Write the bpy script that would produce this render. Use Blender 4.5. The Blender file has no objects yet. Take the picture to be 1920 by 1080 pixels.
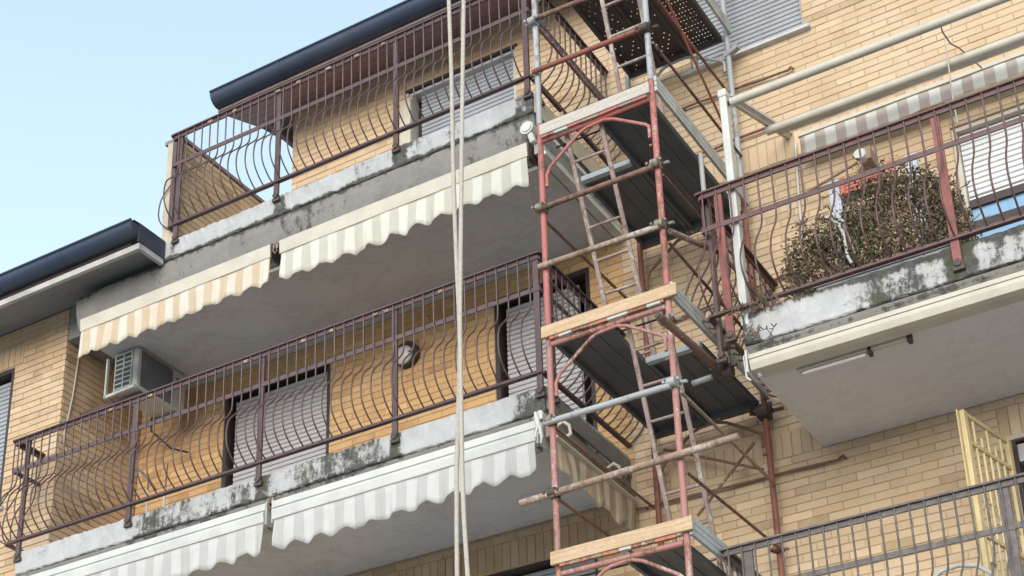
import bpy, math, random
from mathutils import Vector, Matrix
random.seed(7)
S = bpy.context.scene
COL = S.collection

# ------------------------------------------------------------------ camera, sky, sun, exposure
CAMR = ((0.84713315, 0.52840724, -0.01598191),
        (-0.2332084, 0.34648242, -0.90832651),
        (-0.47442885, 0.77320062, 0.41795637))      # rows: right, down, forward
FOC, PX, PY = 3181.83, 868.72, 1011.44               # in pixels of the 1920 px wide photograph
cd = bpy.data.cameras.new('camera')
cam = bpy.data.objects.new('camera', cd)
COL.objects.link(cam)
S.camera = cam
r, d, f = (Vector(v) for v in CAMR)
M3 = Matrix((r, -d, -f)).transposed()
cam.matrix_world = M3.to_4x4()
cd.sensor_width = 36.0
cd.lens = FOC * 36 / 1920
cd.shift_x = (960 - PX) / 1920
cd.shift_y = (PY - 540) / 1920
cd.clip_end = 2000
cd.clip_start = 0.1

SUN_EL, SUN_AZ = 15.0, 166.0      # the sun stands behind the camera, veiled
w = bpy.data.worlds.new('World')
S.world = w
w.use_nodes = True
wn, wl = w.node_tree.nodes, w.node_tree.links
wn.clear()
sky = wn.new('ShaderNodeTexSky')
sky.sky_type = 'NISHITA'
sky.sun_disc = False
sky.sun_elevation = math.radians(SUN_EL)
sky.sun_rotation = math.radians(SUN_AZ)
sky.air_density = 1.0
sky.dust_density = 2.0
sky.ozone_density = 1.0
veil = wn.new('ShaderNodeMixRGB')           # thin high cloud veils the blue evenly
veil.blend_type = 'MIX'
tc = wn.new('ShaderNodeTexCoord')
sp = wn.new('ShaderNodeSeparateXYZ')
mr = wn.new('ShaderNodeMapRange')
mr.interpolation_type = 'SMOOTHSTEP'
mr.inputs['From Min'].default_value = 0.0
mr.inputs['From Max'].default_value = 0.85
mr.inputs['To Min'].default_value = 0.72
mr.inputs['To Max'].default_value = 0.30
wl.new(tc.outputs['Generated'], sp.inputs[0])
wl.new(sp.outputs[2], mr.inputs[0])
wl.new(mr.outputs[0], veil.inputs[0])
veil.inputs[2].default_value = (6.2, 7.9, 8.5, 1)
bg = wn.new('ShaderNodeBackground')
bg.inputs[1].default_value = 0.10
wo = wn.new('ShaderNodeOutputWorld')
wl.new(sky.outputs[0], veil.inputs[1])
wl.new(veil.outputs[0], bg.inputs[0])
wl.new(bg.outputs[0], wo.inputs[0])

sl = bpy.data.lights.new('sun', 'SUN')
sl.energy = 1.3
sl.angle = math.radians(48)
sl.color = (1.0, 0.96, 0.925)
sun = bpy.data.objects.new('sun', sl)
COL.objects.link(sun)
# Nishita rotation: 0 = +Y, clockwise seen from above
a, e = math.radians(SUN_AZ), math.radians(SUN_EL)
to_sun = Vector((math.sin(a) * math.cos(e), math.cos(a) * math.cos(e), math.sin(e)))
sun.rotation_euler = to_sun.to_track_quat('Z', 'Y').to_euler()

S.view_settings.view_transform = 'Standard'
S.view_settings.look = 'None'
S.view_settings.exposure = 1.19
S.view_settings.gamma = 1
S.view_settings.use_curve_mapping = False


# ------------------------------------------------------------------ measuring helper
def at(u, v, Y=None, X=None, Z=None):
    """point of the place seen at photo pixel (u, v) on the plane Y=, X= or Z="""
    c = ((u - PX) / FOC, (v - PY) / FOC, 1.0)
    q = [sum(CAMR[k][i] * c[k] for k in range(3)) for i in range(3)]
    t = Y / q[1] if Y is not None else (X / q[0] if X is not None else Z / q[2])
    return Vector((q[0] * t, q[1] * t, q[2] * t))


# ------------------------------------------------------------------ mesh helpers
class MB:
    def __init__(self):
        self.v, self.f, self.sm = [], [], []

    def add(self, vs, fs, smooth=False):
        o = len(self.v)
        self.v += [tuple(p) for p in vs]
        self.f += [tuple(i + o for i in q) for q in fs]
        self.sm += [smooth] * len(fs)
        return self

    def box(self, x0, x1, y0, y1, z0, z1):
        vs = [(x, y, z) for x in (x0, x1) for y in (y0, y1) for z in (z0, z1)]
        fs = [(0, 1, 3, 2), (4, 6, 7, 5), (0, 4, 5, 1), (2, 3, 7, 6), (0, 2, 6, 4), (1, 5, 7, 3)]
        return self.add(vs, fs)

    def obox(self, c, ax, ay, az, hx, hy, hz):
        c = Vector(c)
        vs = [c + ax * (sx * hx) + ay * (sy * hy) + az * (sz * hz) for sx in (-1, 1) for sy in (-1, 1) for sz in (-1, 1)]
        fs = [(0, 1, 3, 2), (4, 6, 7, 5), (0, 4, 5, 1), (2, 3, 7, 6), (0, 2, 6, 4), (1, 5, 7, 3)]
        return self.add(vs, fs)

    def bar(self, p, q, w_, h_, up=Vector((0, 0, 1))):
        """rectangular bar from p to q"""
        p, q = Vector(p), Vector(q)
        ax = (q - p)
        L = ax.length
        ax.normalize()
        ay = up.cross(ax)
        if ay.length < 1e-4:
            ay = Vector((0, 1, 0)).cross(ax)
        ay.normalize()
        az = ax.cross(ay)
        return self.obox((p + q) / 2, ax, ay, az, L / 2, w_ / 2, h_ / 2)

    def path(self, pts, rad, n=8, caps=True, hollow=False):
        pts = [Vector(p) for p in pts]
        k = len(pts)
        rs = rad if isinstance(rad, (list, tuple)) else [rad] * k
        rings = []
        T0 = (pts[1] - pts[0]).normalized()
        ref = Vector((0, 0, 1)) if abs(T0.z) < .9 else Vector((1, 0, 0))
        nrm = (ref - T0 * ref.dot(T0)).normalized()
        vs = []
        for i in range(k):
            if i == 0:
                T = (pts[1] - pts[0]).normalized()
            elif i == k - 1:
                T = (pts[-1] - pts[-2]).normalized()
            else:
                T = ((pts[i + 1] - pts[i]).normalized() + (pts[i] - pts[i - 1]).normalized()).normalized()
            nrm = (nrm - T * nrm.dot(T)).normalized()
            b = T.cross(nrm)
            for j in range(n):
                an = 2 * math.pi * j / n
                vs.append(pts[i] + (nrm * math.cos(an) + b * math.sin(an)) * rs[i])
        fs = []
        for i in range(k - 1):
            for j in range(n):
                j2 = (j + 1) % n
                fs.append((i * n + j, i * n + j2, (i + 1) * n + j2, (i + 1) * n + j))
        self.add(vs, fs, True)
        if caps:
            self.add(vs[:n], [tuple(range(n))[::-1]])
            self.add(vs[-n:], [tuple(range(n))])
        return self

    def tube(self, p, q, rad, n=12):
        return self.path([p, q], rad, n)

    def prism_x(self, poly, x0, x1):
        """polygon of (y, z) extruded along X"""
        n = len(poly)
        vs = [(x0, y, z) for y, z in poly] + [(x1, y, z) for y, z in poly]
        fs = [(i, (i + 1) % n, n + (i + 1) % n, n + i) for i in range(n)]
        self.add(vs, fs)
        self.add(vs[:n], [tuple(range(n))[::-1]])
        self.add(vs[n:], [tuple(range(n))])
        return self

    def prism_y(self, poly, y0, y1):
        n = len(poly)
        vs = [(x, y0, z) for x, z in poly] + [(x, y1, z) for x, z in poly]
        fs = [(i, n + i, n + (i + 1) % n, (i + 1) % n) for i in range(n)]
        self.add(vs, fs)
        self.add(vs[:n], [tuple(range(n))])
        self.add(vs[n:], [tuple(range(n))[::-1]])
        return self

    def sphere(self, c, rx, ry=None, rz=None, nu=14, nv=8):
        ry = ry or rx
        rz = rz or rx
        vs = []
        for i in range(nv + 1):
            ph = math.pi * i / nv
            for j in range(nu):
                th = 2 * math.pi * j / nu
                vs.append((c[0] + rx * math.sin(ph) * math.cos(th), c[1] + ry * math.sin(ph) * math.sin(th), c[2] + rz * math.cos(ph)))
        fs = [(i * nu + j, (i + 1) * nu + j, (i + 1) * nu + (j + 1) % nu, i * nu + (j + 1) % nu) for i in range(nv) for j in range(nu)]
        return self.add(vs, fs, True)

    def mesh(self, name, off=(0, 0, 0)):
        me = bpy.data.meshes.new(name)
        ox, oy, oz = off
        me.from_pydata([(a - ox, b - oy, c - oz) for a, b, c in self.v], [], self.f)
        me.polygons.foreach_set('use_smooth', self.sm)
        me.update()
        return me

    def build(self, name, mat, parent=None, off=None, bevel=0, solid=0):
        o = off if off is not None else (parent['_wo'] if parent else (0, 0, 0))
        me = self.mesh(name, o)
        me.materials.append(mat)
        ob = bpy.data.objects.new(name, me)
        COL.objects.link(ob)
        if parent:
            ob.parent = parent
            po = parent['_wo']
            ob.location = (o[0] - po[0], o[1] - po[1], o[2] - po[2])
        else:
            ob.location = o
        ob['_wo'] = tuple(o)
        if solid:
            m = ob.modifiers.new('thickness', 'SOLIDIFY')
            m.thickness = solid
            m.offset = 0
        if bevel:
            m = ob.modifiers.new('bevel', 'BEVEL')
            m.width = bevel
            m.segments = 2
            m.limit_method = 'ANGLE'
        return ob


def inst(name, me, loc, parent, rotz=0, sc=None):
    ob = bpy.data.objects.new(name, me)
    COL.objects.link(ob)
    po = parent['_wo']
    ob.parent = parent
    ob.location = (loc[0] - po[0], loc[1] - po[1], loc[2] - po[2])
    ob.rotation_euler = (0, 0, rotz)
    if sc:
        ob.scale = sc
    ob['_wo'] = tuple(loc)
    return ob


def thing(name, label, cat, loc, group=None):
    o = bpy.data.objects.new(name, None)
    COL.objects.link(o)
    o.location = loc
    o['_wo'] = tuple(float(c) for c in loc)
    o.empty_display_size = .2
    o['label'] = label
    o['category'] = cat
    if group:
        o['group'] = group
    return o


def tag(o, label, cat, group=None):
    o['label'] = label
    o['category'] = cat
    if group:
        o['group'] = group
    return o


# ------------------------------------------------------------------ materials
class NT:
    def __init__(self, name):
        self.m = bpy.data.materials.new(name)
        self.m.use_nodes = True
        self.n, self.l = self.m.node_tree.nodes, self.m.node_tree.links
        self.bs = self.n['Principled BSDF']
        self.geo = self.n.new('ShaderNodeNewGeometry')
        self.pos = self.geo.outputs['Position']

    def link(self, a, b):
        self.l.new(a, b)

    def mapping(self, sc):
        m = self.n.new('ShaderNodeMapping')
        m.inputs['Scale'].default_value = sc
        self.link(self.pos, m.inputs[0])
        return m.outputs[0]

    def noise(self, scale, detail=4, rough=.6, stretch=None, dist=0):
        t = self.n.new('ShaderNodeTexNoise')
        t.inputs['Scale'].default_value = scale
        t.inputs['Detail'].default_value = detail
        t.inputs['Roughness'].default_value = rough
        t.inputs['Distortion'].default_value = dist
        self.link(self.mapping(stretch) if stretch else self.pos, t.inputs['Vector'])
        return t.outputs['Fac']

    def ramp(self, fac, lo, hi):
        r_ = self.n.new('ShaderNodeMapRange')
        r_.inputs['From Min'].default_value = lo
        r_.inputs['From Max'].default_value = hi
        self.link(fac, r_.inputs['Value'])
        return r_.outputs[0]

    def math(self, op, a, b=None):
        m = self.n.new('ShaderNodeMath')
        m.operation = op
        for i, x in enumerate((a, b)):
            if x is None:
                continue
            if isinstance(x, (int, float)):
                m.inputs[i].default_value = x
            else:
                self.link(x, m.inputs[i])
        return m.outputs[0]

    def mix(self, fac, a, b, mode='MIX'):
        m = self.n.new('ShaderNodeMixRGB')
        m.blend_type = mode
        for i, x in enumerate((fac, a, b)):
            if isinstance(x, (int, float)):
                m.inputs[i].default_value = x
            elif isinstance(x, tuple):
                m.inputs[i].default_value = (*x, 1) if len(x) == 3 else x
            else:
                self.link(x, m.inputs[i])
        return m.outputs[0]

    def rnd(self):
        oi = self.n.new('ShaderNodeObjectInfo')
        s = self.math('ADD', oi.outputs['Random'], self.geo.outputs['Random Per Island'])
        wnz = self.n.new('ShaderNodeTexWhiteNoise')
        wnz.noise_dimensions = '1D'
        self.link(s, wnz.inputs['W'])
        return wnz.outputs['Value']

    def axis(self, i):
        s = self.n.new('ShaderNodeSeparateXYZ')
        self.link(self.pos, s.inputs[0])
        return s.outputs[i]

    def done(self, col, rough=.7, metal=0, bump=None, bs=.1, dist=.01):
        if isinstance(col, tuple):
            self.bs.inputs['Base Color'].default_value = (*col, 1)
        else:
            self.link(col, self.bs.inputs['Base Color'])
        if isinstance(rough, (int, float)):
            self.bs.inputs['Roughness'].default_value = rough
        else:
            self.link(rough, self.bs.inputs['Roughness'])
        self.bs.inputs['Metallic'].default_value = metal
        if bump is not None:
            b = self.n.new('ShaderNodeBump')
            b.inputs['Strength'].default_value = bs
            b.inputs['Distance'].default_value = dist
            self.link(bump, b.inputs['Height'])
            self.link(b.outputs[0], self.bs.inputs['Normal'])
        return self.m


def simple(name, c1, c2, scale=6, lo=.4, hi=.65, rough=.6, metal=0, bs=.2, fine=60, stretch=None):
    t = NT(name)
    n1 = t.noise(scale, 5, .65, stretch)
    n2 = t.noise(fine, 3, .6)
    c = t.mix(t.ramp(n1, lo, hi), c1, c2)
    c = t.mix(t.ramp(n2, .3, .75), c, t.mix(1.0, c, (1 - .22 * min(1, bs * 4),) * 3, 'MULTIPLY'))
    return t.done(c, rough, metal, n2, bs, .004)


def chipped(name, paint, paint2, rust, splash=(.42, .38, .34), rough=.65, chip=.58, sp=.66):
    t = NT(name)
    c = t.mix(t.ramp(t.noise(4, 5, .65, (1, 1, .4)), .35, .7), paint, paint2)
    ch = t.noise(26, 7, .72, (1, 1, .45))
    big = t.noise(3.1, 3, .5, (1, 1, .5))
    k = t.math('ADD', t.math('MULTIPLY', ch, .7), t.math('MULTIPLY', big, .45))
    c = t.mix(t.ramp(k, chip, chip + .03), c, rust)
    s2 = t.noise(38, 6, .75, (1, 1, .6))
    k2 = t.math('ADD', t.math('MULTIPLY', s2, .65), t.math('MULTIPLY', t.noise(2.3, 3), .45))
    c = t.mix(t.math('MULTIPLY', t.ramp(k2, sp, sp + .04), .8), c, splash)
    return t.done(c, rough, 0, t.math('ADD', ch, s2), .4, .004)


def brick_mat(name, ca, cb, cc):
    t = NT(name)
    rn = t.rnd()
    c = t.mix(t.ramp(rn, 0, 1), ca, cb)
    c = t.mix(t.math('MULTIPLY', t.ramp(rn, .90, .97), .6), c, tuple(x * .62 for x in cb))
    c = t.mix(t.math('MULTIPLY', t.ramp(rn, .09, .03), .5), c, tuple(min(1, x * 1.22) for x in ca))
    c = t.mix(t.ramp(t.noise(2.3, 4, .6), .45, .75), c, cc)
    sp = t.noise(90, 4, .7)
    c = t.mix(t.ramp(sp, .58, .75), c, t.mix(1.0, c, (.78, .73, .68), 'MULTIPLY'))
    c = t.mix(t.math('MULTIPLY', t.ramp(t.noise(.9, 6, .7, (1, 1, .5)), .5, .8), .42), c, (.22, .17, .13))
    return t.done(c, .85, 0, t.noise(45, 5, .7), .35, .006)


def stained(name, base, b2, black=.4, moss=.0, seed=0.0, zones=(), lines=()):
    """painted concrete with black run-off stains, grime and moss.
    zones: (x0, x1, x2, x3, extra) trapezoids along the facade where more dirt collects;
    lines: (z, width, extra) horizontal arrises where water hangs and grime gathers"""
    t = NT(name)
    ax = t.n.new('ShaderNodeMapping')
    ax.inputs['Location'].default_value = (seed, 0, seed)
    t.link(t.pos, ax.inputs[0])
    xs, zs_ = t.axis(0), t.axis(2)
    base_c = t.mix(t.ramp(t.noise(5, 6, .7), .35, .7), base, b2)
    t.pos = ax.outputs[0]
    big = t.noise(1.3, 5, .65)
    streak = t.noise(8, 6, .72, (1, 1, .3))
    blot = t.noise(15, 10, .82)
    k = t.math('ADD', t.math('MULTIPLY', streak, .45), t.math('MULTIPLY', blot, .40))
    k = t.math('ADD', k, t.math('MULTIPLY', big, .40))
    k = t.math('ADD', k, black * .25 - .12)
    zsum = None
    for (x0, x1, x2, x3, ex) in zones:
        zz = t.math('MULTIPLY', t.ramp(xs, x0, x1), t.ramp(xs, x3, x2))
        zz = t.math('MULTIPLY', zz, ex)
        zsum = zz if zsum is None else t.math('ADD', zsum, zz)
    if zsum is not None:
        k = t.math('ADD', k, zsum)
    for (z, wd, ex) in lines:
        dd = t.math('ABSOLUTE', t.math('SUBTRACT', zs_, z))
        k = t.math('ADD', k, t.math('MULTIPLY', t.ramp(dd, wd, 0), ex))
    kk = t.ramp(k, .635, .70)
    c = t.mix(t.math('MULTIPLY', t.ramp(k, .53, .68), .38), base_c, (.24, .235, .22))
    c = t.mix(t.math('MULTIPLY', kk, .92), c, t.mix(t.ramp(t.noise(22, 6, .8), .4, .65), (.022, .021, .020), (.085, .08, .072)))
    if moss:
        mk = t.math('ADD', t.math('MULTIPLY', t.noise(15, 6, .8), .5), t.math('MULTIPLY', t.noise(2.1, 3), .5))
        if zsum is not None:
            mk = t.math('ADD', mk, t.math('MULTIPLY', zsum, .5))
        c = t.mix(t.math('MULTIPLY', t.ramp(mk, .62 - moss * .05, .70 - moss * .05), .75), c, (.05, .055, .022))
    crack = t.noise(30, 6, .8)
    return t.done(c, .9, 0, t.math('ADD', t.math('MULTIPLY', crack, .5), blot), .5, .012)


def stripes(name, axis, period, ca, cb, cc=None, phase=0.0, dirt=(.4, .3, .2), dirt_amt=.25, fine=False):
    t = NT(name)
    u = t.axis(axis)
    ph = t.math('FRACT', t.math('ADD', t.math('DIVIDE', u, period), 100 + phase))
    s = t.ramp(ph, .495, .515)
    s2 = t.ramp(ph, .985, 1.0)
    s = t.math('SUBTRACT', s, s2)
    c = t.mix(s, ca, cb)
    if fine:
        f2 = t.math('FRACT', t.math('MULTIPLY', ph, 10.0))
        f2 = t.math('MULTIPLY', t.ramp(f2, .45, .55), s)
        c = t.mix(t.math('MULTIPLY', f2, .7), c, cc)
    c = t.mix(t.math('MULTIPLY', t.ramp(t.noise(6, 5, .7, (1, 1, .35)), .45, .75), dirt_amt), c, dirt)
    wv = t.n.new('ShaderNodeTexWave')
    return t.done(c, .9, 0, t.noise(8, 3, .5, (1, 1, .2)), .25, .01)


MAT = {}
MAT['brick'] = brick_mat('yellow brick', (.51, .37, .235), (.44, .305, .185), (.52, .40, .28))
MAT['brickR'] = brick_mat('pale yellow brick', (.53, .405, .27), (.46, .335, .21), (.53, .41, .295))
MAT['brickO'] = brick_mat('orange yellow brick', (.60, .375, .18), (.51, .30, .135), (.58, .385, .20))
MAT['mortar'] = simple('brown mortar joint', (.41, .31, .21), (.47, .37, .26), 8, rough=.95, bs=.5)
def soffit_mat(name, a_, b_, stain, amt):
    t = NT(name)
    c = t.mix(t.ramp(t.noise(1.1, 5, .6), .35, .7), a_, b_)
    rings = t.noise(1.6, 6, .62, (1, 1.6, 1), .6)
    dd = t.math('ABSOLUTE', t.math('SUBTRACT', rings, .53))
    c = t.mix(t.math('MULTIPLY', t.ramp(dd, .035, .0), amt), c, stain)
    c = t.mix(t.math('MULTIPLY', t.ramp(t.noise(3.2, 8, .75), .56, .72), amt), c, stain)
    ck = t.noise(2.4, 9, .7, (1, .5, 1), 1.5)
    dc = t.math('ABSOLUTE', t.math('SUBTRACT', ck, .5))
    c = t.mix(t.math('MULTIPLY', t.ramp(dc, .0035, .0), amt * .9), c, (.16, .15, .14))
    g_ = t.noise(60, 4, .7)
    return t.done(c, .95, 0, g_, .2, .004)


MAT['soffit'] = soffit_mat('grey painted soffit', (.56, .56, .57), (.49, .49, .50), (.36, .345, .33), .36)
MAT['soffitR'] = soffit_mat('warm grey painted soffit', (.70, .67, .665), (.64, .615, .61), (.50, .46, .43), .28)
MAT['faceA'] = stained('stained white concrete edge', (.45, .455, .47), (.33, .34, .36), .22, 0, 3.0, zones=((-9.7, -9.45, -9.3, -9.1, .10), (-8.4, -8.2, -7.9, -7.7, .06), (-6.95, -6.8, -6.2, -6.0, .07), (-8.15, -8.10, -8.02, -7.95, .13), (-6.83, -6.78, -6.70, -6.64, .13), (-5.75, -5.6, -5.3, -5.2, .11)), lines=((9.15, .05, .2),))
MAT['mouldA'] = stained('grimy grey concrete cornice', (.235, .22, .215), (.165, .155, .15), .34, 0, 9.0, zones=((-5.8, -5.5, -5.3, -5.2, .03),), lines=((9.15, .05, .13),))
MAT['faceB'] = stained('mossy white concrete edge', (.44, .445, .455), (.34, .345, .35), .05, .6, 1.3, zones=((-9.65, -9.45, -7.0, -6.65, .14), (-8.22, -8.18, -8.12, -8.05, .10), (-6.85, -6.80, -6.74, -6.68, .16), (-5.8, -5.6, -5.3, -5.2, .16)), lines=((6.30, .03, .06),))
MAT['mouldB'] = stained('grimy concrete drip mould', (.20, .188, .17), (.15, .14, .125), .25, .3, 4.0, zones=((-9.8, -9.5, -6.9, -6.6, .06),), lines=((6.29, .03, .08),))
MAT['faceR'] = stained('patchy white and black concrete edge', (.48, .485, .50), (.36, .365, .375), .08, .6, 7.7, zones=((-3.9, -3.8, -3.68, -3.55, .15), (-3.1, -2.75, 1.5, 1.8, .125), (-2.28, -2.22, -2.12, -2.05, .12)), lines=((6.585, .06, .22), (6.33, .02, .06)))
MAT['rail'] = simple('brown painted iron', (.105, .062, .066), (.075, .046, .048), 9, rough=.42, bs=.12)
MAT['railR'] = simple('red brown painted iron', (.125, .063, .06), (.085, .048, .048), 9, rough=.45, bs=.15)
MAT['railred'] = simple('faded red primer iron', (.27, .085, .075), (.17, .065, .06), 7, rough=.6, bs=.2)
MAT['railC'] = simple('weathered grey purple iron', (.10, .082, .078), (.17, .15, .145), 16, .45, .7, rough=.55, bs=.25)
MAT['gutter'] = simple('dark sheet metal with sky blue painted in', (.032, .045, .080), (.045, .055, .085), 3, rough=.38, metal=.3, bs=.05)  # dark slate metal, the sky's blue reflection put into its colour
MAT['roofwood'] = simple('brown varnished soffit boards', (.26, .165, .17), (.20, .125, .13), 6, rough=.6, bs=.2, stretch=(.3, 3, 3))
MAT['fascia'] = simple('dusty brown fascia', (.26, .20, .195), (.19, .15, .15), 5, rough=.7)
MAT['whitefascia'] = simple('grey white painted fascia', (.44, .43, .42), (.33, .32, .31), 5, rough=.75)
MAT['lowsoffit'] = simple('grimy grey eave soffit', (.27, .265, .27), (.19, .188, .195), 3, .3, .7, rough=.9, stretch=(.4, 2, 2))
MAT['tiles'] = simple('grey brown roof covering', (.16, .12, .10), (.11, .09, .08), 6, rough=.9)
MAT['shutterA'] = simple('grey plastic shutter', (.31, .33, .365), (.27, .285, .315), 3, rough=.5, bs=.05)
MAT['shutterB'] = simple('lilac grey plastic shutter', (.47, .455, .465), (.42, .405, .415), 3, rough=.5, bs=.05)
MAT['shutterR'] = simple('white plastic shutter', (.66, .66, .68), (.58, .58, .6), 3, rough=.45, bs=.05)
MAT['darkframe'] = simple('dark brown frame', (.035, .025, .025), (.05, .035, .033), 8, rough=.6)
MAT['marble'] = simple('pale marble sill', (.52, .52, .52), (.42, .42, .42), 7, rough=.4)
MAT['awnA'] = stripes('cream and beige striped canvas', 0, .186, (.52, .51, .465), (.415, .395, .35), dirt=(.45, .34, .22), dirt_amt=.22)
MAT['awnA2'] = stripes('stained cream and orange beige striped canvas', 0, .186, (.52, .49, .435), (.44, .365, .27), dirt=(.48, .26, .10), dirt_amt=.4)
MAT['awnB'] = stripes('white and pale grey striped canvas', 0, .20, (.46, .462, .455), (.375, .37, .362), dirt=(.33, .32, .29), dirt_amt=.35)
MAT['awnBs'] = stripes('cream and brown striped canvas', 1, .20, (.50, .43, .33), (.33, .25, .17), dirt=(.30, .2, .12), dirt_amt=.3)
MAT['awnR'] = stripes('white and taupe pinstriped canvas', 0, .176, (.55, .53, .49), (.41, .35, .30), (.30, .25, .23), dirt=(.5, .45, .4), dirt_amt=.15, fine=True)
MAT['cream'] = simple('cream enamelled aluminium', (.50, .46, .39), (.43, .395, .335), 4, rough=.45, bs=.06)
MAT['whitealu'] = simple('white enamelled aluminium', (.53, .53, .51), (.45, .45, .44), 4, rough=.4, bs=.06)
MAT['greyalu'] = simple('dirty pale aluminium', (.46, .46, .44), (.33, .33, .32), 6, rough=.5)
MAT['galv'] = chipped('galvanised steel', (.36, .375, .40), (.29, .30, .32), (.22, .20, .19), chip=.63, sp=.62, rough=.5)
MAT['red'] = chipped('faded red scaffold paint', (.38, .115, .105), (.34, .14, .125), (.19, .085, .06), chip=.62, sp=.63)
MAT['pink'] = chipped('chalky worn scaffold paint', (.36, .165, .15), (.29, .15, .13), (.19, .085, .055), chip=.60, sp=.60)
MAT['orange'] = chipped('orange rusted scaffold paint', (.38, .15, .08), (.34, .16, .12), (.17, .075, .045), chip=.57, sp=.63)
MAT['rust'] = chipped('rusty brown tube', (.19, .10, .072), (.15, .085, .065), (.10, .055, .042), chip=.60, sp=.64)
MAT['rustred'] = chipped('red rusted tube', (.24, .08, .055), (.18, .07, .05), (.11, .05, .04), chip=.60, sp=.66)
MAT['tan'] = chipped('mortar dusted brown tube', (.28, .19, .14), (.23, .155, .12), (.15, .09, .065), chip=.62, sp=.58)
MAT['ladder'] = chipped('dusty pinkish grey ladder steel', (.29, .21, .19), (.24, .175, .16), (.15, .09, .07), chip=.62, sp=.58)
MAT['deck'] = simple('dark grimy deck steel', (.095, .106, .12), (.135, .142, .152), 3, rough=.6, metal=.2, bs=.2)
MAT['deck0'] = simple('dark purple brown deck steel', (.075, .055, .058), (.055, .045, .048), 3, rough=.7, bs=.2)
MAT['deckalu'] = simple('grey deck panel edge', (.42, .46, .48), (.34, .37, .39), 5, rough=.5)
MAT['wood'] = simple('raw spruce board', (.55, .42, .28), (.42, .27, .16), 5, .35, .7, rough=.8, bs=.3, stretch=(.6, 6, 10))
MAT['woodgrey'] = simple('plaster greyed board', (.52, .48, .44), (.40, .36, .33), 6, .35, .7, rough=.85, bs=.3, stretch=(.6, 5, 8))
MAT['clamp'] = simple('greasy rusted clamp', (.17, .13, .10), (.32, .30, .26), 30, .4, .6, rough=.55, metal=.3, bs=.4)
MAT['clampdark'] = simple('black rusted clamp', (.05, .04, .038), (.09, .06, .05), 30, .4, .6, rough=.6, bs=.4)
MAT['rope'] = simple('off white rope', (.50, .46, .41), (.40, .36, .32), 40, .35, .65, rough=.95, bs=.6, fine=120)
MAT['white'] = simple('dirty white plastic', (.55, .55, .53), (.46, .46, .44), 6, rough=.5)
MAT['acwhite'] = simple('grey white enamel', (.56, .56, .53), (.48, .48, .46), 4, rough=.5)
MAT['acdark'] = simple('painted shade of hollows', (.05, .055, .06), (.08, .085, .09), 20, rough=.5)  # dark colour painted in for the shade inside the unit's openings
MAT['gateyellow'] = simple('cream yellow enamelled iron', (.60, .49, .27), (.50, .40, .22), 6, rough=.5, bs=.15)
MAT['leafdry'] = simple('dry brown leaf', (.13, .088, .058), (.26, .20, .14), 16, rough=.8)
MAT['leafgreen'] = simple('dull olive leaf', (.065, .075, .030), (.115, .115, .055), 16, rough=.7)
MAT['stem'] = simple('grey brown twig', (.22, .17, .13), (.15, .11, .08), 12, rough=.9)
MAT['planter'] = simple('grey plastic trough', (.33, .34, .36), (.26, .27, .29), 5, rough=.6)
MAT['redplastic'] = simple('faded red plastic', (.48, .13, .09), (.40, .11, .085), 6, rough=.5)
MAT['paleblue'] = simple('pale blue grey plastic', (.50, .52, .60), (.42, .44, .52), 6, rough=.5)
MAT['ground'] = simple('pale worn concrete paving', (.46, .45, .43), (.36, .35, .34), .8, rough=.9, fine=25)
MAT['plasterside'] = simple('bare cream render', (.52, .46, .35), (.38, .34, .28), 4, .35, .7, rough=.95, bs=.4)
gm = NT('window glass')
gm.done((.03, .05, .07), .04)
gm.bs.inputs['Specular IOR Level'].default_value = 1.0
gm.bs.inputs['Coat Weight'].default_value = 1.0
gm.bs.inputs['Coat Roughness'].default_value = .02
MAT['glass'] = gm.m
bgm = NT('blue glazed panel')
bgm.done((.20, .36, .55), .08)  # even blue base colour on the pane, under a clear coat
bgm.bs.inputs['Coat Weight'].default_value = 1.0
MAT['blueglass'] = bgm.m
lm = NT('frosted lamp glass')
lm.done((.62, .58, .54), .3)
MAT['lampglass'] = lm.m

YW = 11.48      # face of the main wall
YF = 10.0       # plane of the balcony railings
GZ = -1.6       # street level (the camera is at eye height)

# ------------------------------------------------------------------ ground
g = MB().box(-150, 150, -150, 150, GZ - .2, GZ).build('ground', MAT['ground'])
g['kind'] = 'structure'

# ------------------------------------------------------------------ building
B = thing('apartment_building', 'yellow brick apartment block with stacked balconies and dark metal eaves', 'building', (-6.0, YW, GZ))

# openings of the main wall: x0, x1, z0, z1
OP = [(-7.60, -6.355, 9.37, 11.33), (-9.83, -8.52, 6.5, 8.52), (-6.67, -5.68, 6.5, 8.53),
      (-4.54, -3.47, 10.20, 11.45), (-2.39, -1.0, 6.5, 8.64), (-2.33, -1.1, 3.61, 5.80), (-7.7, -5.75, 3.61, 5.80)]
OPW = [(-13.0, -11.66, 7.3, 8.89)]


def wall_boxes(mb, x0, x1, z0, z1, ops, y0, y1):
    """solid wall of boxes left between openings"""
    xs = sorted({x0, x1, *[o[0] for o in ops], *[o[1] for o in ops]})
    xs = [x for x in xs if x0 <= x <= x1]
    for a_, b_ in zip(xs, xs[1:]):
        c = (a_ + b_) / 2
        cuts = sorted([(o[2], o[3]) for o in ops if o[0] < c < o[1]])
        z = z0
        for lo, hi in cuts:
            if lo > z:
                mb.box(a_, b_, y0, y1, z, min(lo, z1))
            z = max(z, hi)
        if z < z1:
            mb.box(a_, b_, y0, y1, z, z1)


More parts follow.
